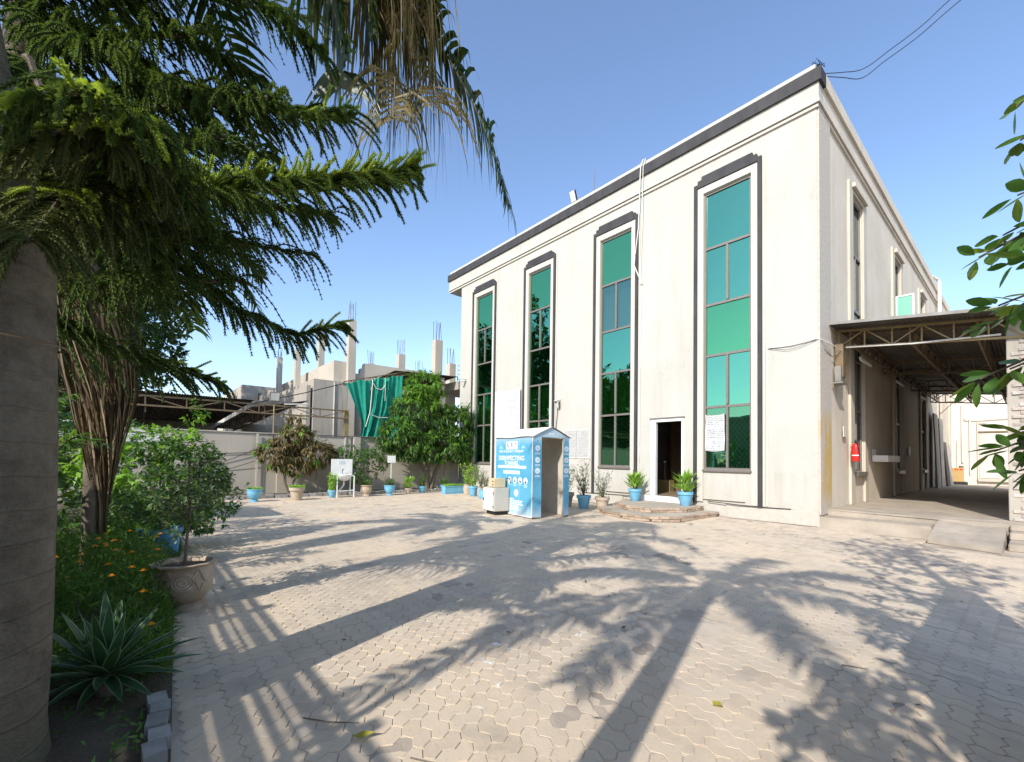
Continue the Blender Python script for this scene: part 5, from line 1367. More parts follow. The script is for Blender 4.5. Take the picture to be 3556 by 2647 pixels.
for sg_ in (-1,1): rel.tube([onurn(a0+sg_*(.38+.5*q), .34+.06*math.sin(q*5)) for q in np.linspace(0,1,12)], .009, 5).tube([onurn(a0+sg_*(.4+.3*q), .25+.04*math.cos(q*5)) for q in np.linspace(0,1,9)], .007, 5)
mk('relief_ornament', rel, M['clay_dirty'], ur, True)
mk('soil', MB().lathe([(.225,0),(.12,.012)], 24, (-5.46,.40,.41)), M['soil'], ur, True)
us = thing('urn_shrub', 'sparse twiggy shrub with small oval leaves growing in the big urn', 'shrub', (-5.46,.40,.45))
lm_=[([(-5.46,.40,.42),(-5.44,.41,.7),(-5.47,.43,1.0),(-5.45,.40,1.45)],[.016,.014,.011,.004])]; tips=[]
for k in range(30):
    z_=RNG.uniform(.62,1.4); a=RNG.uniform(0,2*PI); l_=RNG.uniform(.25,.50)*(1.1-.35*abs(z_-.9))
    p=np.array((-5.45,.41,z_)); q=p+np.array((l_*math.cos(a),l_*math.sin(a),RNG.uniform(-.02,.14)))
    lm_.append(([p,(p+q)/2+np.array((0,0,.03)),q],[.006,.004,.002]))
    for u_ in np.linspace(.3,1.0,9): tips.append(p+(q-p)*u_+RNG.normal(size=3)*.025)
limbs(lm_, M['bark'], us, 'stem', 5)
lc=LC(); tips=np.array(tips); rosettes(lc, tips, U(tips-np.array((-5.45,.41,.6))), 5, .042, .026, .1, .9, rnd=True); lc.build('foliage', LM['pot_shrub'], us)
bp2 = thing('tall_blue_pot', 'tall deep blue pot half hidden behind the urn shrub', 'pot', (-7.6,.28,0))
mk('body', MB().lathe([(.17,0),(.18,.02),(.23,.45),(.25,.46),(.25,.52),(.21,.52),(.2,.45)], 20, (-7.6,.28,0)), M['bluepot_d'], bp2, True)
bs2 = leafy('pot_bush', 'airy lime tinted bush growing in the tall blue pot', 'shrub', (-7.6,.28,.45), [([(-7.6,.28,.45),(-7.6,.27,1.0)],[.02,.01])], [((-7.6,.35,.95),(.4,.55,.4),120),((-7.5,.1,.75),(.35,.4,.3),50)], 6, .07, .035, (LM['pot_shrub'],LM['lime']), .1, new_top=1.1)

# ------------------------------------------------------------------ planting bed on the left
bush = leafy('hedge_shrub', 'tall dense leafy shrub at the far end of the left planting bed', 'shrub', (-9.1,.45,0), [([(-9.1,.45,0),(-9.1,.45,1.4)],[.05,.02])],
  [((-9.1,.62,1.05),(.5,.62,.85),330),((-9.2,.25,1.3),(.5,.6,.65),200),((-9.0,.9,.75),(.4,.5,.6),170),((-9.1,.75,2.15),(.1,.14,.3),14),((-9.0,.2,.5),(.4,.6,.4),120)], 7, .085, .042, (LM['shrub'],LM['lime']), .1, new_top=1.75)
for k,(c,r,n_,mm,l_,w_) in enumerate((((-8.3,-.35,1.35),(.3,.35,.3),26,'lime',.16,.07),((-8.6,-.1,.75),(.45,.4,.3),60,'shrub',.11,.05),((-10.5,-1.0,1.2),(1.0,1.0,1.1),190,'shrub',.15,.06),((-13.2,-.3,1.2),(1.3,1.1,1.1),210,'shrub',.16,.07),((-7.4,-1.3,.9),(.9,.8,.8),120,'mango',.16,.06),((-15.6,.6,.7),(1.0,.6,.6),110,'shrub',.14,.06),((-9.5,-2.2,2.2),(1.3,1.2,1.6),240,'mango',.22,.08),((-13.5,-2.4,2.0),(2.0,1.3,1.8),300,'mango',.24,.09))):
    leafy('bed_shrub', ('lime green broad leaved plant left of the tall dense shrub','low mid green shrub at the foot of the tall dense shrub','mid green shrub behind the hanging dry fronds','wide mid green shrub near the boundary wall corner','dark leafy shrub low behind the thick palm trunk','low green shrub where the left bed meets the boundary wall','tall dark leafy shrub deep in the left bed','broad dark thicket shrub far back in the left bed')[k], 'shrub', (c[0],c[1],0), [([(c[0],c[1],0),(c[0],c[1],c[2])],[.03,.015])], [(c,r,n_)], 7, l_, w_, (LM[mm],LM['lime']), .2)
# feathery ground cover with orange flowers
lc = LC(); n=26000
x=RNG.uniform(-9.0,-3.75,n); ed=.19+.072*np.maximum(0,-x-3); y=ed-.05-RNG.random(n)**1.3*1.7
hmax=.78*(.65+.35*np.sin(x*3.1)*np.sin(y*4+1))*np.clip((ed-y)/.28,.18,1)*np.where(x>-4.5,.55,1); z=.03+hmax*RNG.random(n)**.8
V,F=leaf_np(np.stack([x,y,z],1), U(rdir(n)+np.array((0,0,.55))), rdir(n), RNG.uniform(.05,.13,n), .012, .1, .3); lc.add(V,F)
fo = stuff(lc.build('flower_bed_foliage', LM['feather'])); tag(fo, 'feathery green foliage with orange flowers filling the left bed', 'ground cover')
for k in range(34):
    xx=RNG.uniform(-7.2,-4.0); e_=.19+.072*max(0,-xx-3); yy=e_-.12-RNG.random()*.75; zz=.03+.78*(.65+.35*math.sin(xx*3.1)*math.sin(yy*4+1))*(.55 if xx>-4.5 else 1)+.03
    np_=9; a=np.arange(np_)*2*PI/np_
    P=np.repeat(np.array([[xx,yy,zz]]),np_,0); l2=LC(); l2.add(*leaf_np(P,np.stack([np.cos(a),np.sin(a),.25*np.ones(np_)],1),np.array([[0,0,1.]]).repeat(np_,0),.032,.022,.05,.1)); l2.add(*leaf_np(P+np.array((0,0,.004)),np.stack([np.cos(a+.3),np.sin(a+.3),.9*np.ones(np_)],1),np.array([[0,0,1.]]).repeat(np_,0),.02,.016,.05,.1))
    l2.build('flower', LM['flower'], fo)
# loose weeds and litter on the soil in front
lc = LC(); n=2600; x=RNG.uniform(-4.4,-2.0,n); ed=.15+.072*np.maximum(0,-x-3); y=ed-.06-RNG.random(n)*1.5; P=np.stack([x,y,np.full(n,.035)+.05*RNG.random(n)],1)
k_=lump(P*3)>.0; P=P[k_]; lc.add(*leaf_np(P,U(rdir(len(P))+np.array((0,0,.3))),rdir(len(P)),RNG.uniform(.025,.06,len(P)),.018)); tag(stuff(lc.build('ground_weeds', LM['shrub'])),'low weeds on the dark soil at the foot of the palm','ground cover')

# variegated rosette plant
M['yucca'] = leafmat('rosette_leaf', (.034,.088,.032), (.05,.11,.04), None, .15, .4)
M['yucca_edge'] = leafmat('pale_leaf_margin', (.26,.33,.20), (.22,.30,.18), None, .2, .4)
yu = thing('rosette_plant', 'spiky green rosette plant with pale leaf margins beside the thick palm trunk', 'plant', (-3.72,-.10,.03))
mk('core', MB().lathe([(.05,0),(.06,.08),(.03,.16)], 10, (-3.72,-.10,.03)), M['bark'], yu, True)
for k in range(52):
    a = k*2.399+RNG.uniform(-.15,.15); el = 1.35-1.5*(k/52)+RNG.uniform(-.08,.08); L_ = RNG.uniform(.40,.55)*(1 if el>.1 else .72)
    c0 = np.array((-3.72,-.10,.14)); d = np.array((math.cos(a)*math.cos(el), math.sin(a)*math.cos(el), math.sin(el))); sd = np.array((-math.sin(a),math.cos(a),0)); up = np.cross(d, sd)*-1
    up = np.cross(sd, d)*-1
    vs=[]; ns=7
    for i in range(ns+1):
        t_=i/ns; w_=.034*(math.sin(PI*(.18+.82*t_))**.75 if t_<1 else 0)+.001; c=c0+d*L_*t_+np.array((0,0,-.16*L_*t_*t_*math.cos(el)))
        dipv=np.array((0,0,1.))*w_*.35
        vs += [c-sd*w_+dipv, c-sd*w_*.8+dipv*.7, c, c+sd*w_*.8+dipv*.7, c+sd*w_+dipv]
    me=bpy.data.meshes.new('leaf'); g_=ORG[yu.name]
    me.from_pydata([tuple(v-np.array(g_)) for v in vs],[],[(i*5+j,i*5+j+1,(i+1)*5+j+1,(i+1)*5+j) for i in range(ns) for j in range(4)])
    me.materials.append(M['yucca']); me.materials.append(M['yucca_edge'])
    me.polygons.foreach_set('material_index',[1 if j in (0,3) else 0 for i in range(ns) for j in range(4)]); me.update(); shade(me,True)
    link('leaf', me, None, yu)
# ------------------------------------------------------------------ araucaria (branchlets are ropes of short needles)
def rope_paths(pts, step, l0, l1, g, rows=2, jit=.45, up=.1, end_up=False):
    pts = np.array(pts, float); seg = np.linalg.norm(np.diff(pts,axis=0),axis=1); cum = np.r_[0,np.cumsum(seg)]
    n = int(cum[-1]/step); out=[]
    for i in range(n):
        s = (i+RNG.random()*.6)/n*cum[-1]; q = s/cum[-1]
        p = np.array([np.interp(s,cum,pts[:,k]) for k in range(3)]); j=min(len(seg)-1,int(np.searchsorted(cum,s,'right')-1)); t=U(pts[j+1]-pts[j])
        sd = U(np.cross(t,(0,0,1.)))
        for r in range(rows):
            sg = 1 if r%2==0 else -1
            if RNG.random() < .13: continue
            d = U(sd*sg*RNG.uniform(.25,1.0)+t*RNG.uniform(.3,1.1)+np.array((0,0,1))*(up+RNG.uniform(-.25,.25)))
            L = (l0+(l1-l0)*q)*RNG.uniform(1-jit,1+jit); P=[p]
            for k in range(6):
                P.append(P[-1]+d*L/6); d=U(d+np.array((0,0,-g*RNG.uniform(.5,1.4)))+RNG.normal(size=3)*.07)
            out.append(P)
    return np.array(out)
def ropes(paths, rings=22, per=5, nl=.021, hw=.0042, core=.006):
    R=len(paths); t=np.linspace(.02,1,rings)*5.999; i0=np.floor(t).astype(int); fr=(t-i0)[None,:,None]
    A=paths[:,i0]; B=paths[:,np.minimum(i0+1,6)]; C_=A+(B-A)*fr; T_=U(B-A+1e-6)
    ref=np.where(np.abs(T_[...,2:3])>.9,np.array([1.,0,0]),np.array([0,0,1.])); a=U(np.cross(T_,ref)); b=np.cross(T_,a)
    ph=(np.arange(rings)*.9)[None,:,None]+np.arange(per)[None,None,:]*2*PI/per+RNG.uniform(0,6,(R,1,1))
    rad=a[:,:,None]*np.cos(ph)[...,None]+b[:,:,None]*np.sin(ph)[...,None]; sdv=np.cross(T_[:,:,None],rad)
    base=C_[:,:,None]+rad*core*.6; L=nl*RNG.uniform(.75,1.2,(R,rings,per,1))*np.linspace(1.1,.75,rings)[None,:,None,None]
    tip=base+(T_[:,:,None]*.8+rad*.62)*L
    V=np.stack([base-sdv*hw,base+sdv*hw,tip],3).reshape(-1,3); F=np.arange(len(V)).reshape(-1,3)
    # core
    tt=np.arange(7); Tt=U(np.gradient(paths,axis=1)); ref=np.where(np.abs(Tt[...,2:3])>.9,np.array([1.,0,0]),np.array([0,0,1.])); a=U(np.cross(Tt,ref)); b=np.cross(Tt,a)
    w=np.linspace(core,core*.6,7)[None,:,None]
    ring=np.stack([paths+a*w,paths+b*w,paths-a*w,paths-b*w],2)  # R,7,4,3
    V2=ring.reshape(-1,3); o=(np.arange(R)*28)[:,None,None,None]; ii=np.arange(6)[None,:,None,None]*4; kk=np.arange(4)
    q=np.stack([kk,(kk+1)%4,(kk+1)%4+4,kk+4],1)[None,None]; Q=(o+ii+q).reshape(-1,4)
    F2=np.concatenate([Q[:,[0,1,2]],Q[:,[0,2,3]]])
    return np.concatenate([V,V2]), np.concatenate([F,F2+len(V)])
np_ = lambda L: [tuple(p) for p in L]
PX, PY = -5.0, -.75
pine = thing('araucaria_tree', 'dark drooping araucaria pine spreading its branches across the upper left', 'tree', (PX,PY,0))
mk('trunk', MB().tube([(PX,PY,0),(PX,PY,2),(PX+.03,PY,5),(PX,PY,9.5)],[.17,.15,.11,.04],12), M['bark'], pine, True)
BR = {'A':[(-4.27,-.46,3.83),(-3.75,-.04,3.31),(-3.49,.31,3.24),(-3.17,.93,3.39),(-2.86,1.47,3.55)],
'B':[(-4.39,-.33,4.44),(-3.89,.32,4.13),(-3.59,.88,4.11),(-3.42,1.2,4.17)],
'C':[(-4.2,-.1,5.32),(-3.89,.3,5.04),(-3.65,.62,4.86),(-3.36,.97,4.49)],
'D':[(-4.6,-.17,3.17),(-4.49,.35,2.99),(-4.45,.65,2.78),(-4.37,1.08,2.62),(-4.26,1.45,2.77)],
'E':[(-5.0,-.22,2.44),(-5.2,.09,2.36),(-5.26,.65,2.22)],'F':[(-4.97,-.51,5.0),(-5.0,-.08,4.85),(-5.05,.69,4.59)],
'G':[(-4.79,-.38,3.61),(-5.0,.12,3.41),(-5.16,.67,3.27)],'H':[(-3.75,-.05,3.3),(-3.3,-.22,2.95),(-2.98,-.31,2.73),(-2.77,-.38,2.42)],
'I':[(-4.56,-.6,5.18),(-4.39,-.22,4.97),(-4.39,.26,4.84),(-4.44,.73,4.87)],'J':[(-4.56,-.6,3.72),(-4.89,-.33,3.57),(-5.1,.07,3.01)],
'K':[(-5.2,.15,6.15),(-5.13,.83,6.11),(-5.01,1.38,6.29)],'L':[(-3.96,-.58,3.93),(-3.68,-.42,3.42),(-3.6,-.18,2.98),(-3.6,.04,2.83)],
'N':[(-4.5,-.3,4.1),(-4.3,.25,3.75),(-4.15,.8,3.6),(-4.0,1.2,3.65)],'O':[(-4.6,-.3,4.7),(-4.35,.2,4.45),(-4.1,.7,4.4),(-3.9,1.1,4.45)],
'P':[(-5.6,-1.4,7.0),(-6.2,-2.0,6.9)],'Q':[(-4.4,-1.2,7.2),(-3.7,-1.5,7.1)],'R':[(-5.5,-.2,7.4),(-5.9,.6,7.3)],'S':[(-4.5,-.3,8.0),(-4.2,.2,8.0)]}  # P to S: upper whorls out of view, added to cast shade below
_fb = 0
for z_ in np.arange(2.7,6.6,.30):
    for az in (42,70,98):
        azr = math.radians(az+RNG.uniform(-9,9)); zz = z_+RNG.uniform(-.12,.12)
        L_ = RNG.uniform(1.5,2.25)
        if zz < 3.5: L_ = min(L_, 1.75)
        if zz < 3.5 and az > 60: continue
        if zz > 4.3 and az > 60: continue
        if zz > 4.3: L_ = min(L_, 1.55)
        h_ = np.array((math.cos(azr),math.sin(azr),0)); P_=[]
        for t in (.12,.4,.7,1.0): P_.append(tuple(np.array((PX,PY,zz))+h_*L_*t+np.array((0,0,-.30*t+.22*t*t))))
        BR['f%d' % _fb] = P_; _fb += 1
for _q,(_z,_e) in enumerate(((3.55,3.2),)):
    BR['V%d' % _q] = [(-4.1,-.22,_z),(-3.45,.06,_e+.12),(-2.9,-.02-.02*_q,_e),(-2.52,-.20,_e-.18),(-2.42,-.36,_e-.36)]
BR['H2'] = [(-3.6,-.08,3.35),(-3.0,-.12,3.12),(-2.72,-.22,2.98),(-2.6,-.33,2.8)]
for kx, pts in BR.items():
    z0 = pts[0][2]+.25
    line = [(PX,PY,z0)]+pts if kx not in ('H','H2','L') else pts
    brown = kx in ('H','H2')
    bo = mk('branch', MB().tube(line, list(np.linspace(.028,.008,len(line)) if kx[0]!='H' else np.linspace(.012,.006,len(line))), 6), M['bark'], pine, True)
    fill = kx[0]=='f'
    dense = (.055,.66,.34) if fill else {'A':(.040,.80,.22),'H':(.024,.52,.30),'H2':(.024,.50,.30),'P':(.09,.5,.3),'Q':(.09,.5,.3),'R':(.09,.5,.3),'S':(.09,.5,.3)}.get(kx,(.046,.66,.24))
    Pp = rope_paths(line, dense[0], dense[1], dense[2], .30 if kx != 'E' else .2, 2 if kx in 'PQRS' else 3, up=.0)
    V,F = ropes(Pp, 11, 5, .03, .0065) if fill or kx in 'PQRSK' else ropes(Pp, 20, 5, .029, .0062, .009)
    mknp('foliage', V, F, LM['pine_old'] if brown else LM['pine'], bo)
    if kx in ('A','B','D','E'):      # fresh upright shoots, their bright colour also standing in for sun on the branch
        sub = line[2:] if kx=='A' else line[-2:]
        Pn = rope_paths(line[1:] if kx=='A' else sub, .022 if kx=='A' else .06, .26 if kx=='A' else .17, .15, .04, 3 if kx=='A' else 2, jit=.6, up=.45)
        V,F = ropes(Pn, 14, 6, .024, .006, .011); mknp('young_shoots', V, F, LM['pine_new'], bo)
    if kx in ('A','H','H2','V0'):
        Pn = rope_paths(line[:3] if kx[0]=='H' else (line[-3:] if kx[0]=='V' else line[1:3]), .05, .28, .24, .2, 2, jit=.6, up=.15)
        V,F = ropes(Pn, 18, 6, .024, .006, .011); mknp('young_shoots', V, F, LM['pine_new'], bo)

# ------------------------------------------------------------------ palms
def frond(pts, par, m, nl=56, L=.5, W=.03, g=.35, fwd=.55, seed=0, rr=.016, name='frond', segs=5, ragged=.2, q0=.12):
    pts=np.array(pts,float); u=np.linspace(0,1,len(pts)); uu=np.linspace(0,1,14); sp=np.stack([np.interp(uu,u,pts[:,k]) for k in range(3)],1)
    for _ in range(3): sp[1:-1]=(sp[:-2]+2*sp[1:-1]+sp[2:])/4
    fo=mk(name, MB().tube(np_(sp), list(np.linspace(rr,rr*.25,14)), 6), LM['straw'] if m is LM['palm_dry'] else M['palmrib'], par, True)
    q=np.tile(np.linspace(q0,1,nl),2); sg=np.repeat([1,-1],nl); q=np.clip(q+RNG.uniform(-.006,.006,2*nl),0,.999)
    f=q*13; i0=f.astype(int); P=sp[i0]+(sp[np.minimum(i0+1,13)]-sp[i0])*(f-i0)[:,None]; T_=U(np.gradient(sp,axis=0))[i0]
    Sd=U(np.cross(T_,np.array((0,0,1.)))+1e-4)*sg[:,None]
    D=U(Sd*RNG.uniform(.6,1,(2*nl,1))+T_*fwd+np.array((0,0,1))*RNG.uniform(.0,.45,(2*nl,1)))
    Ls=L*(.55+.45*np.sin(PI*np.clip(.15+.8*q,0,1)))*RNG.uniform(1-ragged,1+ragged*.6,2*nl)
    Wv=U(T_-D*np.sum(T_*D,1,keepdims=True)); rows=[]; p=P.copy()
    wp=[.45,1,.9,.65,.35,.05] if segs==5 else [.5,1,.6,.05]
    for k in range(segs+1):
        w=W*wp[k]/2
        rows.append(np.stack([p-Wv*w,p+Wv*w],1))
        p=p+D*(Ls/segs)[:,None]; D=U(D+np.array((0,0,-g))*RNG.uniform(.6,1.3,(2*nl,1))+.06*RNG.normal(size=(2*nl,3)))
    V=np.stack(rows,1).reshape(-1,3); o=(np.arange(2*nl)*2*(segs+1))[:,None,None]; k=np.arange(segs)[:,None]*2
    F=(o+(k+np.array([0,1,3,2]))[None]).reshape(-1,4)
    mknp('leaflets', V, F, m, fo)
    return fo
M['palmrib'] = mat('palm_rib', (.10,.13,.04), (.16,.14,.06), 8, .6, bump=.1)
def palmbark():
    m,nt,out=nodes_of('ringed_palm_trunk')
    gg=nt.nodes.new('ShaderNodeNewGeometry'); sp=nt.nodes.new('ShaderNodeSeparateXYZ'); nt.links.new(gg.outputs['Position'],sp.inputs[0])
    n1=noise(nt,4.5,7,.75); n2=noise(nt,22,6,.75,stretch=(.5,.5,1.6)); n3=noise(nt,1.3,4)
    zz=math_n(nt,'ADD',sp.outputs['Z'],math_n(nt,'MULTIPLY',n3,.10)); fr=math_n(nt,'FRACT',math_n(nt,'MULTIPLY',zz,6.2))
    ring=math_n(nt,'MULTIPLY',ramp(nt,fr,.0,.04),ramp(nt,fr,.14,.07))
    col=mixc(nt,ramp(nt,n1,.35,.68),(.20,.158,.115),(.40,.33,.24)); col=mixc(nt,math_n(nt,'MULTIPLY',ramp(nt,n2,.5,.75),.5),col,(.13,.108,.08)); col=mixc(nt,math_n(nt,'MULTIPLY',math_n(nt,'MULTIPLY',ring,ramp(nt,n1,.35,.6)),.4),col,(.30,.25,.19))
    moss=math_n(nt,'MULTIPLY',ramp(nt,sp.outputs['Z'],.45,.05),ramp(nt,n1,.4,.6)); col=mixc(nt,math_n(nt,'MULTIPLY',moss,.5),col,(.07,.09,.03))
    b=math_n(nt,'ADD',math_n(nt,'MULTIPLY',ring,.35),math_n(nt,'ADD',n2,math_n(nt,'MULTIPLY',n1,1.5))); p=principled(nt,col,.9,0,.2,b,1.0,.05); nt.links.new(p.outputs[0],out.inputs[0]); return m
M['palmbark']=palmbark()
def crown(par, c, n, L, z_lift, skip=lambda a: False, m=None, W=.032, LL=.5, seed=1):
    for k in range(n):
        a=k*2.399+seed; el=1.15-1.15*(k/n)
        if skip(a%(2*PI)) or (k > n*.2 and c[0] < -3 and c[0] > -4 and 3.9 < a%(2*PI) < 5.9): continue
        h=np.array((math.cos(a),math.sin(a),0)); pts=[]
        for t in np.linspace(0,1,6): pts.append(np.array(c)+h*L*(t*math.cos(el*.6)-.12*t**3*1.2)+np.array((0,0,1))*L*(t*math.sin(el)*.9-.72*t*t*(.55+.5*math.cos(el))))
        frond(pts, par, m or LM['palm'], 60, LL, W*1.5, .30)
p2 = thing('thick_palm', 'thick ringed grey palm trunk at the left edge of the yard', 'palm tree', (-3.2,-.61,0))
rings=[(z,.31+.018*math.sin(z*1.7)-.0*z) for z in np.linspace(0,2.2,23)]+[(2.5,.30),(2.8,.275),(3.1,.24),(3.4,.20),(3.8,.165),(4.4,.145),(5.0,.135),(5.6,.13)]
tm=MB(); nn=36; cx=[-3.2-.012*z for z,_ in rings]; cy_=[-.61-.01*z-.075*max(0,z-2.2)*min(1,max(0,z-2.2)) for z,_ in rings]
for (z,r),x_,y_ in zip(rings,cx,cy_):
    for k in range(nn):
        t=2*PI*k/nn; rr=r*(1+.014*math.sin(3*t+z)+.008*math.sin(7*t+5*z)+.002*math.sin(z*38+2*math.sin(z*3))+ (.10*max(0,1-z/.18) if z<.18 else 0))
        tm.v.append((x_+rr*math.cos(t),y_+rr*math.sin(t),z))
for i in range(len(rings)-1):
    for k in range(nn): tm.f.append((i*nn+k,i*nn+(k+1)%nn,(i+1)*nn+(k+1)%nn,(i+1)*nn+k))
mk('trunk', tm, M['palmbark'], p2, True)
mk('tied_wire', MB().tube([(-3.2+.325*math.cos(t),-.61+.325*math.sin(t),2.05-.02*math.cos(t-.4)) for t in np.linspace(0,2*PI,33)], .006, 5), M['steel'], p2, True)
mk('crownshaft', MB().lathe([(.15,0),(.165,.1),(.14,.6),(.09,.9),(.03,1.1)],16,(-3.26,-.90,4.95)), M['palmrib'], p2, True)
CR=(-3.26,-.90,5.85)
crown(p2, CR, 13, 2.7, 1, skip=lambda a: .9<a<1.75, LL=.5, W=.027)
_PD, _PG = LM['palm_dry'], LM['palm']
for mid,mm,L_ in (([(-3.5,.35,6.35),(-3.79,1.29,5.98),(-3.66,1.85,5.72),(-3.44,2.23,5.14),(-3.21,2.47,4.42),(-3.08,2.55,3.81)],_PG,.55),([(-3.5,.3,6.3),(-3.81,1.22,5.9),(-3.69,1.55,5.49),(-3.63,1.69,5.07),(-3.6,1.62,4.48)],_PD,1.05),([(-3.6,.2,6.2),(-3.97,1.04,5.85),(-3.92,1.19,5.52),(-3.89,1.29,5.14),(-3.9,1.28,4.76)],_PG,.6),([(-3.4,.4,6.35),(-3.71,1.51,5.97),(-3.57,1.8,5.62),(-3.47,1.99,5.19),(-3.44,1.94,4.67)],_PD,1.1),([(-3.5,.4,6.4),(-3.88,1.32,6.08),(-3.82,1.48,5.72),(-3.82,1.49,5.26)],_PG,.6),([(-3.3,.4,6.4),(-3.6,1.4,6.1),(-3.45,1.75,5.8),(-3.4,1.9,5.4)],_PG,.6),([(-3.5,.4,6.4),(-3.78,1.35,6.0),(-3.66,1.65,5.6),(-3.56,1.82,5.1)],_PD,1.0)):
    frond([CR]+mid, p2, mm, 90 if mm is _PG else 80, L_, .05 if mm is _PG else .028, .5 if mm is _PG else 1.1, .35, ragged=.75, q0=.42)
p1 = thing('slim_palm', 'slim palm behind the viewpoint whose trunk and crown shadow crosses the paving', 'palm tree', (-.41,-1.27,0))
mk('trunk', MB().tube([(-.41,-1.27,0),(-.41,-1.27,2.5),(-.41,-1.27,5.0)],[.15,.12,.10],16), M['palmbark'], p1, True)
crown(p1, (-.41,-1.27,5.0), 13, 2.7, 1, W=.033, LL=.44, seed=.6, skip=lambda a: 1.9<a<2.7)
# palm wrapped in dead hanging fronds
dp = thing('dry_frond_palm', 'palm trunk wrapped in long hanging dead brown fronds in the left bed', 'palm tree', (-7.25,-.35,0))
mk('trunk', MB().tube([(-7.25,-.40,0),(-7.25,-.38,2.5),(-7.25,-.36,4.3)],[.07,.09,.12],12), M['bark'], dp, True)
lc=LC(); n=520; K=9
a=RNG.uniform(0,2*PI,n); z1=RNG.uniform(1.9,3.9,n); Ls=RNG.uniform(.7,2.3,n); r0=RNG.uniform(.12,.42,n); tw=RNG.uniform(-.5,1.3,n)
P=[]
for k in range(K+1):
    t=k/K; z=z1-Ls*t; conv=np.clip((z-.6)/2.2,.12,1); r=r0*conv*(1+.12*np.sin(3*t+a)); aa=a+tw*t
    P.append(np.stack([-7.25+r*np.cos(aa)+.04*np.sin(5*t+a),-.36+r*np.sin(aa)-.12*np.clip((z-2.2),0,2)+.09*(1-conv),np.maximum(z,.55)],1))
P=np.stack(P,1); Tn=U(np.gradient(P,axis=1)); wv=U(np.cross(Tn,rdir(n)[:,None]))*(RNG.uniform(.004,.014,n)[:,None,None]*np.array([.5,1,1,.9,.8,.7,.6,.5,.35,.1])[None,:,None])
V=np.stack([P-wv,P+wv],2).reshape(-1,3); o=(np.arange(n)*2*(K+1))[:,None,None]; k=np.arange(K)[:,None]*2
lc.add(V,(o+(k+np.array([0,1,3,2]))[None]).reshape(-1,4)); lc.build('dead_fronds', LM['straw'], dp)
crown(dp, (-7.25,-.36,4.4), 12, 2.2, 1, LL=.5, seed=2.2)
for j,(x_,y_) in enumerate(((-6.4,-.75),(-6.6,-.95))):
    t=thing('cane_plant', ('taller','shorter')[j]+' bright green cane clump just right of the thick palm trunk', 'plant', (x_,y_,0))
    c_=MB()
    for k in range(5): c_.tube([(x_+RNG.uniform(-.12,.12),y_+RNG.uniform(-.12,.12),0),(x_+RNG.uniform(-.15,.15),y_+RNG.uniform(-.1,.1),1.5-.3*j)],[.018,.012],6)
    mk('cane', c_, LM['lime'], t, True); frond([(x_,y_,1.3),(x_+.1,y_+.25,1.7),(x_+.2,y_+.5,1.6)], t, LM['shrub'], 18,.3,.03,.25); frond([(x_,y_,1.4),(x_-.1,y_-.1,1.9),(x_-.1,y_+.2,2.1)], t, LM['shrub'], 18,.3,.03,.25)

# ------------------------------------------------------------------ broad leaved tree at the right, branches entering the frame
rt = thing('broadleaf_tree', 'broad leaved tree at the right edge with glossy leaves hanging into view', 'tree', (1.15,2.7,0))
lb=[([(1.15,2.7,0),(1.1,2.7,2.0),(1.0,2.6,4.0),(.95,2.6,6.2)],[.12,.10,.07,.03])]
lc=LC()
cl=[(2205,235,-.03,3.21),(0,0,-.02,3.03),(0,0,-.03,2.72),(0,0,-.16,2.54),(0,0,-.05,2.56),(0,0,-.04,2.43),(0,0,-.08,2.62),(0,0,-.09,2.22),(0,0,-.04,2.25),(0,0,-.12,2.15),(0,0,-.06,1.94),(0,0,-.15,1.91),(0,0,-.04,1.69),(0,0,-.12,1.59),(0,0,-.05,1.59),(0,0,-.04,1.50),(0,0,.12,2.3)]
for _,_,x_,z_ in cl:
    y_=3.0+RNG.uniform(-.15,.15); st=np.array((.95,2.75,z_+RNG.uniform(-.1,.4))); e=np.array((x_,y_,z_))
    lb.append(([st,(st+e)/2+np.array((0,0,.08)),e],[.016,.010,.004]))
    C_=np.array([e+(st-e)*u_ for u_ in (0,.05,.12)]); rosettes(lc,C_,np.repeat(U(e-st)[None],3,0),3,.10,.052,.25,.75,.12,.15,rnd=True)
for c,r,n in (((1.0,2.7,3.2),(.75,1.2,1.2),90),((1.0,2.6,4.8),(.9,1.5,1.2),130),((.95,2.4,6.1),(.7,1.1,.8),70),((.8,3.9,4.6),(.5,.7,.8),35)):
    P,d=shell(c,r,n,.3,-.4); rosettes(lc,P,d,6,.13,.07,.35,.8)
limbs(lb, M['bark'], rt, 'trunk', 6); lc.build('crown', LM['bigleaf'], rt)
rb = leafy('overhead_tree', 'leafy tree behind the viewpoint that dapples the lower right paving', 'tree', (1.3,-.6,0), [([(1.3,-.6,0),(1.2,-.5,2.0),(.8,-.35,2.9)],[.07,.05,.02])], [((.75,-.35,2.85),(.6,.6,.4),75),((1.35,.1,3.1),(.7,.9,.5),90),((1.1,-1.1,2.9),(.8,.7,.5),90),((1.0,.6,3.3),(.6,.6,.4),50)], 6, .13, .07, (LM['bigleaf'],LM['lime']), .3)

sap = thing('thin_sapling', 'thin sapling behind the gate whose narrow stem shadow crosses the paving', 'sapling', (-1.45,-2.5,0))
mk('stem', MB().tube([(-1.45,-2.5,0),(-1.44,-2.5,2.6),(-1.50,-2.5,4.0)],[.04,.035,.02],8), M['bark'], sap, True)
for a_ in (.3,1.5,2.6,3.9,5.1): frond([(-1.5,-2.5,4.0),(-1.5+.4*math.cos(a_),-2.5+.4*math.sin(a_),4.3),(-1.5+.9*math.cos(a_),-2.5+.9*math.sin(a_),4.15)], sap, LM['palm'], 30, .3, .045, .3)
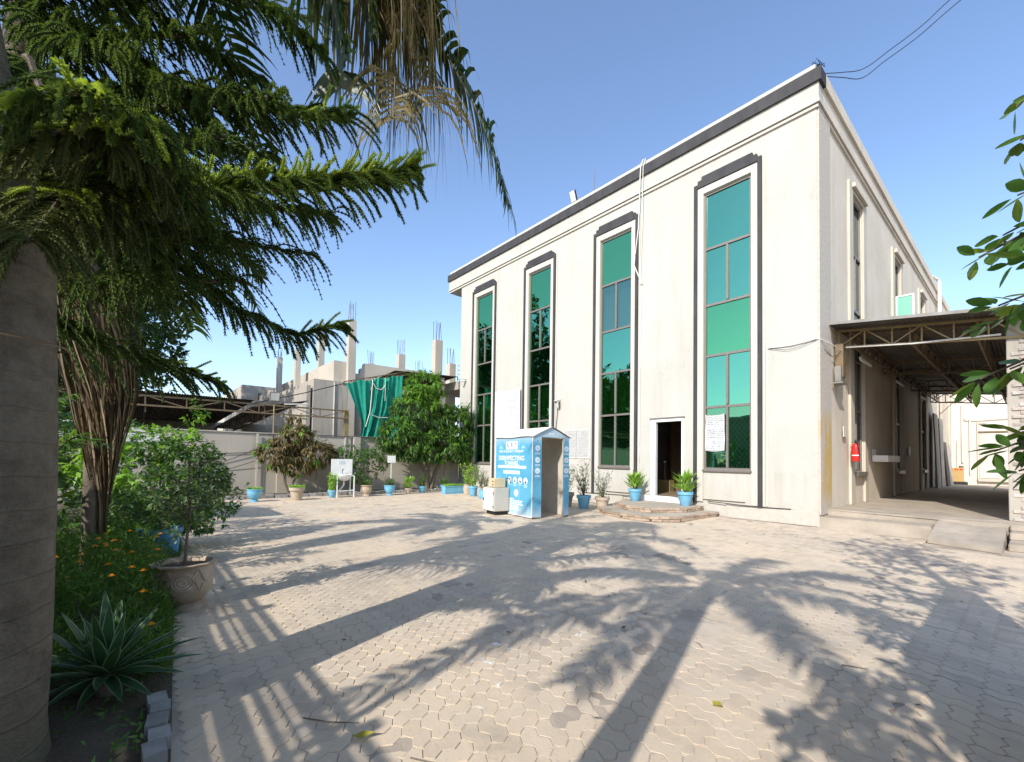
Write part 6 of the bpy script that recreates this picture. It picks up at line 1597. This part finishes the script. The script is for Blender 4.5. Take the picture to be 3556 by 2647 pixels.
# ------------------------------------------------------------------ what stands behind and beside the viewpoint (casts the shadows, fills the reflections)
gt = thing('slatted_gate', 'tall slatted steel gate behind the viewpoint casting striped shade', 'gate', (-1.5,-2.34,0))
z=.1
slats=[(.1,.9),(.93,1.15),(1.19,1.45),(1.49,1.75),(1.79,2.0),(2.04,2.155),(2.205,2.235),(2.28,2.292),(2.338,2.412),(2.46,2.5)]
for z0,z1 in slats: mk('slat', MB().box(-6.5,3.2,-2.36,-2.32,z0,z1), M['tin_dark'], gt)
for x in (-6.5,-5.2,-3.9,-1.36,.0,1.6,3.2): mk('post', MB().box(x-.05,x+.05,-2.32,-2.24,0,2.52), M['steel'], gt)
rw = thing('right_wall', 'rendered wall along the right side of the yard beyond the frame', 'wall', (.5,0,0))
mk('render', MB().box(.43,.66,1.25,4.15,0,2.62), M['boundary'], rw)
rbld = thing('rear_building', 'low flat roofed building across the yard behind the viewpoint', 'building', (-16,-16,0))
mk('wall', wall_holes(-40,12,0,5.0,[(x,x+1.4,1.2,2.8) for x in range(-38,10,4)], lambda u,v,d:(u,-13-d,v), .25), M['concrete'], rbld)
mk('roof', MB().box(-40.3,12.3,-20,-12.8,5.001,5.3), M['concrete_pale'], rbld)
for k,(x,y,h,r) in enumerate(((-34,-3.5,17,5.0),(-28.5,-5,14,4.0),(-41,-2,15,4.6),(-25,-9.5,10,2.9),(-48,-6,16,5))):
    t=thing('background_tree', ('tallest','second','leftmost','smallest','farthest')[k]+' broad green tree beyond the left boundary, seen in the window glass', 'tree', (x,y,0), 'trees beyond the left boundary')
    mk('trunk', MB().tube([(x,y,0),(x+.2,y,h*.35),(x,y+.3,h*.7)],[.35,.28,.12],9), M['bark'], t, True)
    lc=LC()
    for q in range(9):
        a=q*2.4; P,d=shell((x+r*.55*math.cos(a),y+r*.55*math.sin(a),h*(.42+.055*q)),(r*.55,r*.55,r*.45),130,.4,-.3); rosettes(lc,P,d,7,.5,.24,.3,.9)
    lc.build('crown', LM['refl'], t)
wa = thing('white_awning', 'small white awning roof half hidden behind the left bed shrubs', 'awning', (-12.6,-.1,0))
mk('roof', MB().add([(-13.6,-1.2,2.02),(-11.6,-1.2,2.10),(-11.6,.35,1.92),(-13.6,.35,1.86),(-13.6,-1.2,2.07),(-11.6,-1.2,2.15),(-11.6,.35,1.97),(-13.6,.35,1.91)],[(0,1,2,3),(7,6,5,4),(0,4,5,1),(1,5,6,2),(2,6,7,3),(3,7,4,0)]), M['whitepaint'], wa)
mk('valance', MB().box(-11.62,-11.58,-1.2,.36,1.75,1.92), M['whitepaint'], wa)
for x_,y_ in ((-11.65,.3),(-13.5,.3)): mk('post', MB().box(x_-.03,x_+.03,y_-.03,y_+.03,0,1.88), M['steel'], wa)

# ------------------------------------------------------------------ litter on the paving
M['yleaf']=leafmat('fallen_yellow_leaf',(.42,.36,.05),(.36,.33,.05),None,.2,.5); M['bleaf']=leafmat('fallen_brown_leaf',(.16,.11,.05),(.10,.07,.035),None,.1,.7)
def fallen(x,y,L,W,rz,m,label,grp=None):
    d=np.array([[math.cos(rz),math.sin(rz),.05]]); V,F=leaf_np([(x,y,.012)],d,np.array([[.25*math.sin(rz),-.25*math.cos(rz),1]]),L,W,.22,-.12)
    V[:,2]=np.maximum(V[:,2],.004)
    return tag(mknp('fallen_leaf',V,F,m),label,'leaf',grp)
fallen(-2.40,.93,.135,.05,.95,M['yleaf'],'yellow green fallen leaf at the foot of the thin stripe shadow')
fallen(-1.33,2.82,.09,.06,-.4,M['yleaf'],'yellow fallen leaf on the slim palm trunk shadow')
for k in range(30):
    x=RNG.uniform(-5.5,-.4); y=RNG.uniform(1.0,10.5)
    fallen(x,y,RNG.uniform(.04,.09),RNG.uniform(.012,.03),RNG.uniform(0,6.3),M['bleaf'],'small dry brown leaf lying on the paving','dry leaves on the paving')
for k,(x,y,a,l) in enumerate(((-2.75,.78,.6,.34),(-1.75,3.55,2.4,.14),(-.95,4.1,.3,.16),(-2.05,1.1,.5,.22))):
    tag(mk('twig', MB().tube([(x,y,.006),(x+l*.5*math.cos(a),y+l*.5*math.sin(a),.012),(x+l*math.cos(a+.15),y+l*math.sin(a+.15),.006)],[.004,.004,.002],5), M['bark']), ('long thin twig on the shaded paving near the rosette plant','dark twig lying across the trunk shadow','short dark twig on the right hand paving','curled twig near the yellow green leaf')[k],'twig')
